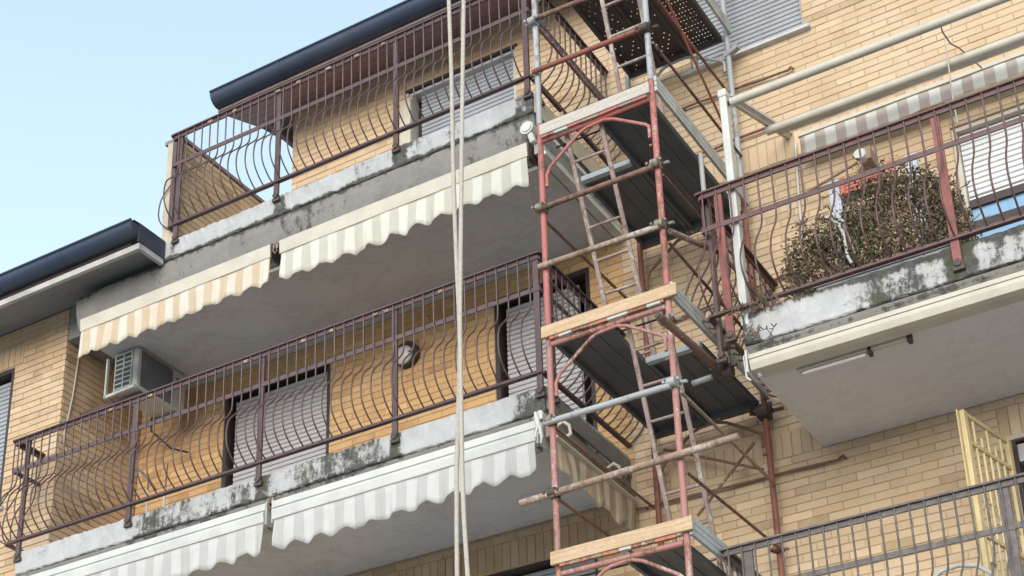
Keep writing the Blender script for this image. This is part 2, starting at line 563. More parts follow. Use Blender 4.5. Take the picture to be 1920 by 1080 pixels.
mb = MB()
ZROOF = 11.78
wall_boxes(mb, -9.07, 3.5, 9.3, 11.82, OP, YW + .006, YW + .30)
wall_boxes(mb, -10.95, 3.5, GZ, 9.3, OP, YW + .006, YW + .30)
W_main = mb.build('wall', MAT['mortar'], B)
mb = MB()
mb.box(-16, -10.96, 10.36, 10.62, GZ, 7.3)
mb.box(-16, -10.96, 10.36, 10.62, 8.89, 9.34)
mb.box(-16, -13.0, 10.36, 10.62, 7.3, 8.89)
mb.box(-11.66, -10.96, 10.36, 10.62, 7.3, 8.89)
mb.box(-11.2, -10.96, 10.62, YW + .3, GZ, 9.3)
W_wing = mb.build('wall', MAT['mortar'], B)
# parapet of the roof terrace
mb = MB()
mb.box(-9.50, -9.34, 10.10, 13.0, 9.2, 10.57)
W_par = mb.build('wall', MAT['mortar'], B)
MB().box(-9.54, -9.315, 10.06, 13.02, 10.57, 10.61).build('coping', MAT['fascia'], B)
MB().box(-9.50, -9.335, 10.06, 10.10, 9.36, 10.57).build('pier', MAT['plasterside'], B)
# rest of the volume
mb = MB()
mb.box(-9.07, -8.8, YW + .31, 20, 9.3, 11.9)
mb.box(-16, 3.5, 20, 20.3, GZ, 12.6)
mb.box(3.2, 3.5, YW + .31, 20, GZ, 12.6)
mb.box(-16, -15.7, 10.63, 20, GZ, 9.3)
mb.box(-10.9, 3.1, YW + 1.2, YW + 1.3, GZ, 9.1)
mb.box(-8.7, 3.1, YW + 1.2, YW + 1.3, 9.4, 12.3)
mb.build('rear_shell', MAT['mortar'], B)
MB().box(-15.7, 3.2, YW + .31, 20, 9.14, 9.28).build('floor_slab', MAT['soffit'], B)

# ---- bricks
BL, BH, JT = .25, .0705, .0058
bricks = []      # wall, origin corner, u axis, normal, length, height


def course_fill(u0, u1, z0, z1, ops, bands, place, bl=BL, bh=BH, jt=JT):
    k = math.floor(z0 / bh)
    while k * bh < z1:
        za, zb = k * bh, (k + 1) * bh
        if zb > z0 + .02:
            za, zb = max(za, z0), min(zb, z1)
            off = (k % 2) * bl / 2 + random.uniform(-.006, .006)
            j = math.floor((u0 - off) / bl)
            while j * bl + off < u1:
                ua, ub = max(j * bl + off, u0), min((j + 1) * bl + off, u1)
                segs = [(ua, ub)]
                for o in ops:
                    if zb > o[2] + .012 and za < o[3] - .012:
                        ns = []
                        for (p, q) in segs:
                            if q <= o[0] or p >= o[1]:
                                ns.append((p, q))
                            else:
                                if p < o[0]:
                                    ns.append((p, o[0]))
                                if q > o[1]:
                                    ns.append((o[1], q))
                        segs = ns
                for o in bands:
                    if (za + zb) / 2 > o[2] and (za + zb) / 2 < o[3]:
                        ns = []
                        for (p, q) in segs:
                            if q <= o[0] or p >= o[1]:
                                ns.append((p, q))
                            else:
                                if p < o[0]:
                                    ns.append((p, o[0]))
                                if q > o[1]:
                                    ns.append((o[1], q))
                        segs = ns
                for (p, q) in segs:
                    if q - p > .025 and zb - za > .02:
                        place(p + jt * .36, q - jt * .36, za + jt / 2, zb - jt / 2)
                j += 1
        k += 1
    for o in bands:      # soldier courses
        u = o[0]
        while u < o[1] - .02:
            q = min(u + .082, o[1])
            place(u + jt / 2, q - jt / 2, o[2] + jt / 2, o[3] - jt / 2)
            u += .082


def visible_size(p):
    c = [sum(CAMR[k][i] * p[i] for i in range(3)) for k in range(3)]
    return c[0] / c[2] * FOC + PX, c[1] / c[2] * FOC + PY, c[2]


class BrickSet:
    def __init__(self, wall, mat, plane, axis, sign):
        self.wall, self.mat, self.plane, self.axis, self.sign = wall, mat, plane, axis, sign
        self.items = []

    def place(self, a_, b_, z0, z1):
        self.items.append((a_, b_, z0, z1))

    def corners(self, it, dj=0.0):
        a_, b_, z0, z1 = it
        d_ = self.plane + self.sign * dj
        back = self.plane - self.sign * .03
        lo, hi = min(d_, back), max(d_, back)
        if self.axis == 0:
            return (a_, b_, lo, hi, z0, z1)
        return (lo, hi, a_, b_, z0, z1)


def bevel_brick(mb, bx, axis, sign):
    x0, x1, y0, y1, z0, z1 = bx
    c = .003
    # front face slightly smaller than the body: worn arrises
    if axis == 0:
        yf, yb = (y0, y1) if sign < 0 else (y1, y0)
        s = .004 if sign < 0 else -.004
        vs = [(x0 + c, yf, z0 + c), (x1 - c, yf, z0 + c), (x1 - c, yf, z1 - c), (x0 + c, yf, z1 - c),
              (x0, yf + s, z0), (x1, yf + s, z0), (x1, yf + s, z1), (x0, yf + s, z1),
              (x0, yb, z0), (x1, yb, z0), (x1, yb, z1), (x0, yb, z1)]
    else:
        xf, xb = (x1, x0) if sign > 0 else (x0, x1)
        s = -.004 if sign > 0 else .004
        vs = [(xf, y0 + c, z0 + c), (xf, y1 - c, z0 + c), (xf, y1 - c, z1 - c), (xf, y0 + c, z1 - c),
              (xf + s, y0, z0), (xf + s, y1, z0), (xf + s, y1, z1), (xf + s, y0, z1),
              (xb, y0, z0), (xb, y1, z0), (xb, y1, z1), (xb, y0, z1)]
    fs = [(0, 1, 2, 3)] + [(i + 4, (i + 1) % 4 + 4, (i + 1) % 4, i) for i in range(4)] + [(i + 8, (i + 1) % 4 + 8, (i + 1) % 4 + 4, i + 4) for i in range(4)] + [(11, 10, 9, 8)]
    mb.add(vs, fs)


main = BrickSet(W_main, MAT['brickR'], YW, 0, -1)
mainL = BrickSet(W_main, MAT['brick'], YW, 0, -1)
mainO = BrickSet(W_main, MAT['brickO'], YW, 0, -1)
bandsR = [(-5.4, -2.4, 8.90, 9.15), (-5.05, -3.6, 6.13, 6.37), (-2.40, -1.0, 5.81, 6.06)]
bandsL = [(-7.72, -5.7, 5.81, 6.06)]
course_fill(-5.35, 1.2, 3.2, 12.0, OP, bandsR, main.place)
course_fill(-10.95, -5.35, 4.0, 6.15, OP, bandsL, mainL.place)
course_fill(-10.95, -5.35, 6.5, 8.73, OP, [], mainO.place)
course_fill(-9.07, -5.35, 9.37, 11.9, OP, [], mainL.place)
wingS = BrickSet(W_wing, MAT['brick'], 10.35, 0, -1)
course_fill(-14, -10.95, 4.0, 9.33, OPW, [(-13.4, -11.55, 8.90, 9.15)], wingS.place)
retS = BrickSet(W_wing, MAT['brick'], -10.95, 1, 1)
course_fill(10.352, YW, 6.5, 9.3, [], [], retS.place)
parS = BrickSet(W_par, MAT['brick'], -9.33, 1, 1)
course_fill(10.10, 12.9, 9.36, 10.56, [], [], parS.place)

cand = []
for bs_ in (main, mainL, mainO, wingS, retS, parS):
    for it in bs_.items:
        u_, z_ = (it[0] + it[1]) / 2, (it[2] + it[3]) / 2
        p = (u_, bs_.plane, z_) if bs_.axis == 0 else (bs_.plane, u_, z_)
        X_, Y_, D_ = visible_size(p)
        hid = (1000 < X_ < 1240) or (X_ > 1480 and 1e9 < Y_)
        inside = -20 < X_ < 1940 and -20 < Y_ < 1100
        # behind a balcony slab or soffit seen from the street
        if bs_ is main and (p[0] > -3.74 and 6.12 < z_ < 7.05):
            inside = False
        size = (it[1] - it[0]) * (it[3] - it[2]) / D_ ** 2
        if bs_.axis == 1:
            size *= .4
        if bs_ is not main:
            size *= .7
        cand.append((size if inside and not hid else 0, bs_, it))
cand.sort(key=lambda c: -c[0])
chosen = cand[:296]
rest = cand[296:]
cache = {}
for s_, bs_, it in chosen:
    a_, b_, z0, z1 = it
    L_, H_ = b_ - a_, z1 - z0
    key = (bs_.axis, bs_.mat.name, round(L_, 3), round(H_, 3))
    if key not in cache:
        m_ = MB()
        if bs_.axis == 0:
            bevel_brick(m_, (-L_ / 2, L_ / 2, 0, .03, -H_ / 2, H_ / 2), 0, -1)
        else:
            bevel_brick(m_, (-.03, 0, -L_ / 2, L_ / 2, -H_ / 2, H_ / 2), 1, 1)
        me = m_.mesh('brick')
        me.materials.append(bs_.mat)
        cache[key] = me
    dj = random.uniform(-.001, .003)
    u_, z_ = (a_ + b_) / 2, (z0 + z1) / 2
    loc = (u_, bs_.plane - dj, z_) if bs_.axis == 0 else (bs_.plane + dj, u_, z_)
    inst('brick', cache[key], loc, bs_.wall)
groups = {}
for s_, bs_, it in rest:
    groups.setdefault(id(bs_), (bs_, MB()))[1]
    bevel_brick(groups[id(bs_)][1], bs_.corners(it, random.uniform(-.001, .003)), bs_.axis, bs_.sign)
for bs_, m_ in groups.values():
    o = m_.build('brickwork', bs_.mat, bs_.wall)
    o['kind'] = 'stuff'


# ---- balcony slabs with crumbling edges
def rough_slab(name, x0, x1, prof, mats, parent, side_left=False, rough=.0035):
    """profile of (y, z) points from the top front edge round to the soffit, swept along X with chipped edges"""
    n = int((x1 - x0) / .04)
    m_ = MB()
    vs, fs = [], []
    np_ = len(prof)
    for i in range(n + 1):
        x = x0 + (x1 - x0) * i / n
        for j, (y, z, rg) in enumerate(prof):
            dy = random.uniform(-1, 1) * rg * rough
            dz = random.uniform(-1, 1) * rg * rough
            if rg > 1.5 and random.random() < .05:
                dz -= random.uniform(.004, .02)
            vs.append((x, y + dy, z + dz))
    for i in range(n):
        for j in range(np_ - 1):
            a_ = i * np_ + j
            fs.append((a_, a_ + 1, a_ + np_ + 1, a_ + np_))
    m_.add(vs, fs)
    m_.add(vs[:np_], [tuple(range(np_))])
    m_.add(vs[-np_:], [tuple(range(np_))[::-1]])
    return m_


def slab(x0, x1, zt, zf, zm, zs, faceM, mouldM, soffM, yf=10.03, ym=10.045, round_=.10, xf0=None):
    xf0 = x0 if xf0 is None else xf0
    rough_slab('f', xf0, x1, [(YW - .002, zt, 0), (10.25, zt, .3), (yf + .02, zt, 1.6), (yf, zt - .012, 2), (yf, (zt + zf) / 2, .6), (yf, zf + .01, 1.0), (yf + .01, zf, 1.2), (YW - .002, zf, 0)],
               None, None).build('balcony_slab', faceM, B)
    pr = [(YW - .002, zf - .003, 0), (yf + .03, zf - .003, 0)]
    K = 7
    for i in range(K):
        t_ = i / (K - 1)
        an = t_ * math.pi / 2
        pr.append((ym + round_ * (1 - math.cos(an)) * .9, zf - .006 - (zf - .006 - zm) * math.sin(an) ** 1.0, .6 if i < K - 1 else .1))
    pr.append((YW - .002, zm, 0))
    rough_slab('m', x0, x1, pr, None, None, rough=.0015).build('cornice', mouldM, B)
    MB().box(x0 + .02, x1 - .02, ym + round_ + .05, YW - .004, zs, zm - .003).build('soffit', soffM, B)


slab(-10.55, -5.40, 9.37, 9.15, 8.775, 8.73, MAT['faceA'], MAT['mouldA'], MAT['soffit'], xf0=-9.42, round_=.14)
slab(-11.0, -5.40, 6.53, 6.30, 6.20, 6.155, MAT['faceB'], MAT['mouldB'], MAT['soffit'], round_=.08)
slab(-3.75, 1.2, 6.60, 6.33, 6.21, 6.135, MAT['faceR'], MAT['mouldB'], MAT['soffitR'], round_=.08)
slab(-3.75, 1.2, 3.61, 3.45, 3.33, 3.28, MAT['faceR'], MAT['mouldB'], MAT['soffitR'], round_=.08)


# ---- shutters, frames, sills
def shutter(x0, x1, z0, z1, y, mat, zvis, lab=None):
    sh = MB().box(x0 + .02, x1 - .02, y + .012, y + .03, z0, z1).build('shutter', mat, B)
    if lab:
        sh['label'] = lab
    ph = .05
    m_ = MB()
    L_ = x1 - x0 - .05
    prof = [(-.0, -.022), (-.007, -.017), (-.009, 0), (-.007, .017), (0, .022), (.012, .022), (.012, -.022)]
    m_.prism_x(prof, -L_ / 2, L_ / 2)
    me = m_.mesh('slat')
    me.materials.append(mat)
    k = 0
    z = z1 - .03
    while z > max(zvis, z0 + .03):
        inst('slat', me, ((x0 + x1) / 2, y, z), sh)
        z -= ph


def frame(x0, x1, z0, z1, y0, y1, t_, mat, bottom=False):
    m_ = MB()
    m_.box(x0, x0 + t_, y0, y1, z0, z1 - t_)
    m_.box(x1 - t_, x1, y0, y1, z0, z1 - t_)
    m_.box(x0, x1, y0, y1, z1 - t_, z1)
    if bottom:
        m_.box(x0 + t_, x1 - t_, y0, y1, z0, z0 + t_)
    return m_.build('window_frame', mat, B)


shutter(-7.52, -6.39, 9.37, 11.31, YW + .09, MAT['shutterA'], 10.0)
frame(-7.602, -6.353, 9.37, 11.332, YW + .02, YW + .14, .035, MAT['marble'])
MB().box(-7.68, -7.56, YW - .03, YW + .02, 9.37, 11.24).build('door_jamb', MAT['cream'], B)
MB().box(-7.64, -6.32, YW - .015, YW + .03, 11.33, 11.36).build('lintel', MAT['darkframe'], B)
for x0, x1 in ((-9.83, -8.52), (-6.67, -5.68)):
    shutter(x0 + .06, x1 - (.06 if x0 < -9 else .14), 6.5, 8.45, YW + .09, MAT['shutterB'], 7.1)
    frame(x0 - .002, x1 + .002, 6.5, 8.532, YW + .012, YW + .16, .045, MAT['darkframe'])
shutter(-4.53, -3.48, 10.24, 11.44, YW + .10, MAT['shutterA'], 10.2)
frame(-4.542, -3.468, 10.20, 11.452, YW + .06, YW + .16, .03, MAT['greyalu'])
MB().box(-4.62, -3.40, YW - .06, YW + .1, 10.14, 10.175).build('window_sill', MAT['marble'], B, bevel=.005)
shutter(-2.37, -1.02, 7.96, 8.6, YW + .09, MAT['shutterR'], 7.8, 'white shutter rolled halfway down')
frame(-2.392, -.998, 6.5, 8.642, YW + .03, YW + .17, .04, MAT['cream'])
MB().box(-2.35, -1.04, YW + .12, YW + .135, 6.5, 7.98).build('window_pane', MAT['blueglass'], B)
for z_ in (7.42, 7.70, 7.90):
    MB().box(-2.35, -1.04, YW + .09, YW + .119, z_, z_ + .07).build('glazing_bar', MAT['darkframe'], B)
frame(-2.332, -1.098, 3.61, 5.802, YW + .012, YW + .16, .03, MAT['darkframe'])
MB().box(-2.36, -1.06, YW - .012, YW + .05, 5.78, 5.815).build('lintel', MAT['cream'], B)
MB().box(-2.30, -1.13, YW + .05, YW + .14, 5.62, 5.76).build('shutter_box', MAT['shutterB'], B)
MB().box(-2.30, -1.13, YW + .14, YW + .155, 3.61, 5.62).build('window_pane', MAT['glass'], B)
shutter(-7.68, -5.78, 3.61, 5.76, YW + .09, MAT['shutterA'], 4.6)
frame(-7.702, -5.748, 3.61, 5.802, YW + .012, YW + .16, .03, MAT['darkframe'])
# wing window
shutter(-12.96, -11.72, 7.3, 8.80, 10.44, MAT['shutterA'], 7.3)
frame(-13.002, -11.658, 7.3, 8.892, 10.362, 10.52, .05, MAT['darkframe'], True)
MB().box(-13.05, -11.6, 10.31, 10.4, 7.25, 7.29).build('window_sill', MAT['marble'], B)

# ---- upper roof: sloping boarded soffit, fascia, half round gutter
XL, XR = -9.50, 3.6
ys0, zs0 = 10.80, 11.455
ys1, zs1 = YW + .3, 11.83
sx = MB()
sx.prism_x([(ys0, zs0), (YW - .004, 11.715), (YW - .004, 11.80), (ys0, zs0 + .06)], XL, XR)
soff = sx.build('eave_soffit', MAT['roofwood'], B)
bm_ = MB()
dy, dz = YW - .01 - ys0, 11.715 - zs0
# individual boards under the eave
for k in range(5):
    t0, t1 = k / 5 + .005, (k + 1) / 5 - .005
    m_ = MB()
    m_.prism_x([(ys0 + dy * t0, zs0 + dz * t0 - .012), (ys0 + dy * t1, zs0 + dz * t1 - .012), (ys0 + dy * t1, zs0 + dz * t1 - .001), (ys0 + dy * t0, zs0 + dz * t0 - .001)], XL, XR)
    m_.build('board', MAT['roofwood'], soff)
MB().prism_x([(10.765, 11.44), (10.80, 11.435), (10.80, 11.60), (10.765, 11.60)], XL, XR).build('fascia', MAT['fascia'], B)
MB().prism_x([(10.76, 11.56), (20.1, 13.7), (20.1, 13.75), (10.76, 11.60)], XL - .02, XR).build('roof', MAT['tiles'], B)
MB().add([(XL + .1, YW - .01, 11.7), (XL + .1, YW - .01, 11.8), (XL + .1, 20, 14.1), (XL + .1, 20, 11.7)], [(0, 1, 2, 3)]).build('gable', MAT['fascia'], B, solid=.05)


def gutter(x0, x1, yc, zt, r_, parent=B, lip=True):
    pts = []
    n = 12
    out = []
    for i in range(n + 1):
        an = math.pi * (1 + i / n)
        out.append((yc + r_ * math.cos(an), zt + r_ * 1.15 * math.sin(an)))
    inn = [(yc + (r_ - .006) * math.cos(math.pi * (1 + i / n)), zt + (r_ - .006) * 1.15 * math.sin(math.pi * (1 + i / n))) for i in range(n, -1, -1)]
    poly = out + inn
    m_ = MB()
    N = len(poly)
    vs = [(x0, y, z) for y, z in poly] + [(x1, y, z) for y, z in poly]
    m_.add(vs, [(i, (i + 1) % N, N + (i + 1) % N, N + i) for i in range(N)], True)
    # end caps
    for x, rev in ((x0, False), (x1, True)):
        o_ = [(x, y, z) for y, z in out]
        m_.add(o_, [tuple(range(len(o_)))])
        m_.add([(x + (.004 if not rev else -.004), y, z) for y, z in out], [tuple(range(len(o_)))[::-1]])
    gt = m_.build('gutter', MAT['gutter'], parent)
    MB().path([(x0, yc - r_, zt + .005), (x1, yc - r_, zt + .005)], .012, 8).build('rolled_lip', MAT['gutter'], gt)
    x = x1 - .9
    k = 0
    while x > x0 + .3:
        w_ = .035 if k % 2 else .012
        ou = [(yc + (r_ + .004) * math.cos(math.pi * (1 + i / n)), zt + (r_ + .004) * 1.15 * math.sin(math.pi * (1 + i / n))) for i in range(n + 1)]
        io = [(yc + (r_ - .001) * math.cos(math.pi * (1 + i / n)), zt + (r_ - .001) * 1.15 * math.sin(math.pi * (1 + i / n))) for i in range(n, -1, -1)]
        pl_ = ou + io
        b_ = MB()
        NN = len(pl_)
        vv = [(x, y, z) for y, z in pl_] + [(x + w_, y, z) for y, z in pl_]
        b_.add(vv, [(i, (i + 1) % NN, NN + (i + 1) % NN, NN + i) for i in range(NN)], True)
        b_.build('joint_band' if k % 2 else 'gutter_bracket', MAT['gutter'], gt)
        x -= random.uniform(.75, .95)
        k += 1
    return gt


gutter(XL, XR, 10.735, 11.60, .115)
MB().prism_x([(10.64, 11.600), (10.80, 11.602), (10.80, 11.608), (10.64, 11.606)], XL, XR).build('drip_flashing', MAT['gutter'], B)

# ---- lower roof over the wing
xr = -9.42
MB().prism_x([(9.72, 9.135), (10.345, 9.335), (10.345, 9.40), (9.72, 9.20)], -16, xr - .005).build('eave_soffit', MAT['lowsoffit'], B)
MB().box(-16, xr, 9.68, 9.72, 9.10, 9.16).build('fascia', MAT['whitefascia'], B)
MB().box(xr - .04, xr, 9.722, 10.02, 9.11, 9.19).build('fascia', MAT['whitefascia'], B)
MB().box(-10.93, -10.57, 10.345, YW - .01, 8.95, 9.33).build('eave_filler', MAT['lowsoffit'], B)
MB().box(-10.57, -9.45, 10.20, YW - .01, 9.16, 9.30).build('eave_filler', MAT['lowsoffit'], B)
gutter(-16, xr, 9.655, 9.345, .105)
MB().box(xr - .004, xr + .012, 9.66, 10.02, 9.17, 9.365).build('end_flashing', MAT['gutter'], B)
MB().prism_x([(9.72, 9.35), (10.36, 9.50), (10.9, 9.62), (10.9, 9.30), (10.35, 9.41), (9.72, 9.21)], -16, -9.56).build('roof', MAT['tiles'], B)
MB().prism_x([(9.58, 9.352), (9.70, 9.362), (9.70, 9.368), (9.58, 9.358)], -16, xr + .01).build('drip_flashing', MAT['gutter'], B)
# bare render where the side of the upper slab has lost its tiles
MB().box(-5.405, -5.385, 10.06, YW - .01, 9.16, 9.36).build('side_render', MAT['plasterside'], B)
MB().box(-5.405, -5.385, 10.06, YW - .01, 6.33, 6.49).build('side_render', MAT['mouldB'], B)

# ------------------------------------------------------------------ balcony railings
ZB, ZM, ZT = 0.0, .76, 1.09      # above the bottom rail


def baluster_mesh(mat, zm, zt, amp=.2, r_=.0075, low=False):
    if low:
        pr = [(0, 1.0), (.003, .93), (.015, .85), (.045, .76), (.085, .68), (.125, .60), (.16, .52), (.187, .44), (.203, .36), (.207, .29), (.197, .22), (.165, .15), (.12, .09), (.065, .04), (.0, 0)]
    else:
        pr = [(0, 1.0), (.002, .88), (.011, .82), (.029, .766), (.065, .70), (.108, .64), (.142, .58), (.16, .53), (.173, .45), (.178, .36), (.176, .30), (.162, .22), (.135, .155), (.10, .10), (.054, .045), (0, 0)]
    pts = [(0, -o * amp / .2 - .004, zm * t_) for o, t_ in pr]
    pts = [(0, -.018 - 0, zt)] + [(0, -.012 - .003, zm + .02)] + pts
    m_ = MB()
    m_.path(pts, r_, 6)
    me = m_.mesh('baluster')
    me.materials.append(mat)
    return me


def railing_run(root, p0, p1, zb, mat, bal, spacing=.1, start=.05, mid=ZM, top=ZT, skip_end=0.0, postmat=None):
    """one straight run; outward side is to the right of p1->p0 (negative local y)"""
    p0, p1 = Vector((*p0, 0)), Vector((*p1, 0))
    u = (p1 - p0)
    L_ = u.length
    u.normalize()
    rz = math.atan2(u.y, u.x)
    nrm = Vector((u.y, -u.x, 0))          # outward
    up = Vector((0, 0, 1))
    mid_pt = lambda z, o=0: (p0 + p1) / 2 + up * z + nrm * o
    MB().obox(mid_pt(zb + top - .008), u, nrm, up, L_ / 2 + .02, .034, .008).obox(mid_pt(zb + top - .036, .004), u, nrm, up, L_ / 2, .008, .020).build('top_rail', mat, root, bevel=.002)
    MB().obox(mid_pt(zb + mid), u, nrm, up, L_ / 2, .006, .022).build('middle_rail', mat, root, bevel=.002)
    MB().obox(mid_pt(zb), u, nrm, up, L_ / 2, .022, .012).build('bottom_rail', mat, root, bevel=.002)
    s = start
    while s < L_ - skip_end:
        q = p0 + u * s
        b = inst('baluster', bal, (q.x, q.y, zb), root, rz + random.uniform(-.03, .03))
        s += spacing


def post(root, x, y, z0, z1, mat, w_=.05, d_=.014, rot=False, foot=True):
    m_ = MB()
    if rot:
        m_.box(x - d_, x + d_, y - w_ / 2, y + w_ / 2, z0, z1)
    else:
        m_.box(x - w_ / 2, x + w_ / 2, y - d_, y + d_, z0, z1)
    p = m_.build('post', mat, root, bevel=.003)
    if foot:
        f_ = MB()
        f_.tube((x, y + .03, z0 + .02), (x, y - .025, z0 + .02), .028, 10)
        f_.box(x - .04, x + .04, y - .012, y + .02, z0 - .035, z0 + .0)
        f_.build('fixing_bracket', MAT['clampdark'], p)
    return p


balA = baluster_mesh(MAT['rail'], ZM - .03, ZT - .012)
balR = baluster_mesh(MAT['railR'], ZM, ZT - .012, low=True, amp=.21)
balC = baluster_mesh(MAT['railC'], ZM, ZT - .012)

rA = thing('balcony_railing', 'brown bellied iron railing of the top floor balcony under the eave', 'railing', (-7.4, YF, 9.35), 'bellied iron balcony railings')
railing_run(rA, (-9.36, YF), (-5.39, YF), 9.50, MAT['rail'], balA, .098, .07, mid=.72, top=1.075)
railing_run(rA, (-5.39, YF), (-5.39, YW), 9.50, MAT['rail'], balA, .098, .06, mid=.72, top=1.075)
railing_run(rA, (-9.36, YF + .16), (-9.36, YF), 9.50, MAT['rail'], balA, .07, .05, mid=.72, top=1.075)
for x in (-9.28, -8.08, -6.76, -5.43):
    post(rA, x, YF + .012, 9.33, 10.56, MAT['rail'])
post(rA, -5.40, YF + .16, 9.33, 10.56, MAT['rail'], rot=True)
post(rA, -9.37, YF + .03, 9.5, 10.56, MAT['rail'], foot=False)

rB = thing('balcony_railing', 'brown bellied iron railing of the long balcony below the striped awnings', 'railing', (-8.2, YF, 6.48), 'bellied iron balcony railings')
railing_run(rB, (-11.13, YF), (-5.39, YF), 6.63, MAT['rail'], balA, .1, .06)
railing_run(rB, (-5.39, YF), (-5.39, YW), 6.63, MAT['rail'], balA, .1, .06)
railing_run(rB, (-11.13, 10.35), (-11.13, YF), 6.63, MAT['rail'], balA, .1, .05)
for x in (-10.97, -9.62, -8.16, -6.77, -5.42):
    post(rB, x, YF + .012, 6.455, 7.70, MAT['rail'])
post(rB, -5.38, YF + .16, 6.455, 7.70, MAT['rail'], rot=True)

rR = thing('balcony_railing', 'red brown bellied railing in front of the dried shrub', 'railing', (-2.5, YF, 6.48), 'bellied iron balcony railings')
railing_run(rR, (-3.985, YF), (1.2, YF), 6.63, MAT['railR'], balR, .112, .03)
railing_run(rR, (-3.985, YW), (-3.985, YF), 6.63, MAT['railR'], balR, .112, .06)
for x, m_ in ((-3.84, 'railred'), (-2.175, 'railred'), (-.5, 'railR')):
    post(rR, x, YF + .012, 6.42, 7.70, MAT[m_], w_=.06)
post(rR, -3.96, YF + .10, 6.33, 7.70, MAT['rail'], rot=True, w_=.06)

rC = thing('balcony_railing', 'weathered grey purple railing at the bottom right, below the yellow grille', 'railing', (-2.5, YF, 3.6), 'bellied iron balcony railings')
railing_run(rC, (-4.03, YF), (1.2, YF), 3.69, MAT['railC'], balC, .098, .03)
railing_run(rC, (-4.03, YW), (-4.03, YF), 3.69, MAT['railC'], balC, .098, .06)
for x in (-3.87, -2.13, -.4):
    post(rC, x, YF + .012, 3.5, 4.77, MAT['railC'], w_=.075)


# scraps of pale tape left on the upper rails
for root, xs_, z_ in ((rA, (-8.93, -8.62, -8.1, -7.86, -7.52, -7.2, -6.9), 10.54), (rB, (-9.93, -9.45, -8.35, -7.72, -7.42, -6.98, -6.86, -6.32), 7.68)):
    for x in xs_:
        w_ = random.uniform(.03, .06)
        MB().box(x, x + w_, YF - .024, YF - .009, z_ - random.uniform(.012, .02), z_ + .008).build('tape_scrap', MAT['tan'], root)

# ------------------------------------------------------------------ awnings
def valance(root, axis, u0, u1, fixed, zt, drop, mat, period=.24, name='valance', amp=.010, scallop=.026):
    n = int((u1 - u0) / .015)
    rows = 6
    vs, fs = [], []
    pj = random.random()
    w1, w2 = random.uniform(.6, .9), random.uniform(1.3, 1.9)
    for i in range(n + 1):
        u = u0 + (u1 - u0) * i / n
        ph = 2 * math.pi * (u / period + pj)
        sc = scallop * ((.85 + .3 * math.sin(u * w2 * 2.3)) * math.cos(ph + .5 * math.sin(u * w1 * 3)) + .14 * math.cos(2.3 * ph)) + .010 * math.sin(u * w1 * 2.1 + 1) + random.uniform(-.0012, .0012)
        for k in range(rows):
            t_ = k / (rows - 1)
            z = zt - t_ * (drop + sc)
            o = amp * t_ * (math.sin(ph * .97) + .5 * math.sin(ph * 2.1 + 1) + .5 * math.sin(ph * 3.7 * w1)) + .012 * t_ * math.sin(u * 3.1 + w2) + .004 * math.sin(t_ * 5 + u * 9)
            vs.append((u, fixed - o, z) if axis == 0 else (fixed + o, u, z))
    for i in range(n):
        for k in range(rows - 1):
            a_ = i * rows + k
            fs.append((a_, a_ + 1, a_ + rows + 1, a_ + rows))
    m_ = MB().add(vs, fs, True)
    return m_.build(name, mat, root, solid=.003)


def awning_simple(label, x0, x1, z, mat, barmat):
    t = thing('awning', label, 'awning', ((x0 + x1) / 2, 9.98, z), 'rolled up striped awnings')
    MB().prism_x([(9.94, z + .02), (9.935, z + .01), (9.945, z - .115), (9.985, z - .12), (9.99, z + .015)], x0, x1).build('front_bar', barmat, t, bevel=.003)
    MB().path([(x0 + .03, 10.06, z - .06), (x1 - .03, 10.06, z - .06)], .055, 12).build('roller', MAT['greyalu'], t)
    for x in (x0 - .006, x1 + .006):
        MB().box(x - .006, x + .006, 9.95, 10.12, z - .12, z + .03).build('end_bracket', MAT['darkframe'], t)
    valance(t, 0, x0 + .01, x1 - .01, 9.955, z - .118, .27, mat)
    return t


awning_simple('left striped awning with orange stained stripes above the air conditioner', -10.36, -8.07, 8.765, MAT['awnA2'], MAT['cream'])
awning_simple('upper striped awning with cream bar, beside the red scaffold post', -7.965, -5.42, 8.765, MAT['awnA'], MAT['cream'])
m_ = MB()
for zz, off in ((8.70, 0), (8.62, .02)):
    pass


def awning_cassette(label, x0, x1, z, mat):
    t = thing('awning', label, 'awning', ((x0 + x1) / 2, 9.98, z), 'rolled up striped awnings')
    up_ = [(9.99, z), (9.93, z - .012), (9.925, z - .075), (9.94, z - .084), (10.0, z - .084)]
    lo_ = [(9.99, z - .09), (9.915, z - .095), (9.905, z - .12), (9.92, z - .185), (9.95, z - .20), (10.0, z - .20)]
    MB().prism_x(up_, x0, x1).build('cassette', MAT['whitealu'], t, bevel=.002)
    MB().prism_x(lo_, x0 + .004, x1 - .004).build('front_bar', MAT['whitealu'], t, bevel=.002)
    MB().box(x0 + .05, x1 - .05, 10.004, 10.12, z - .19, z - .02).build('roller', MAT['greyalu'], t)
    for x in (x0 - .008, x1 + .008):
        MB().box(x - .007, x + .007, 9.93, 10.13, z - .21, z + .0).build('end_cap', MAT['greyalu'], t, bevel=.004)
    valance(t, 0, x0 + .02, x1 - .01, 9.925, z - .198, .255, mat, period=.25)
    return t


awning_cassette('lower left white cassette awning with pale grey stripes', -10.9, -8.01, 6.195, MAT['awnB'])
awning_cassette('white cassette awning with pale grey stripes behind the two ropes', -7.93, -5.43, 6.195, MAT['awnB'])
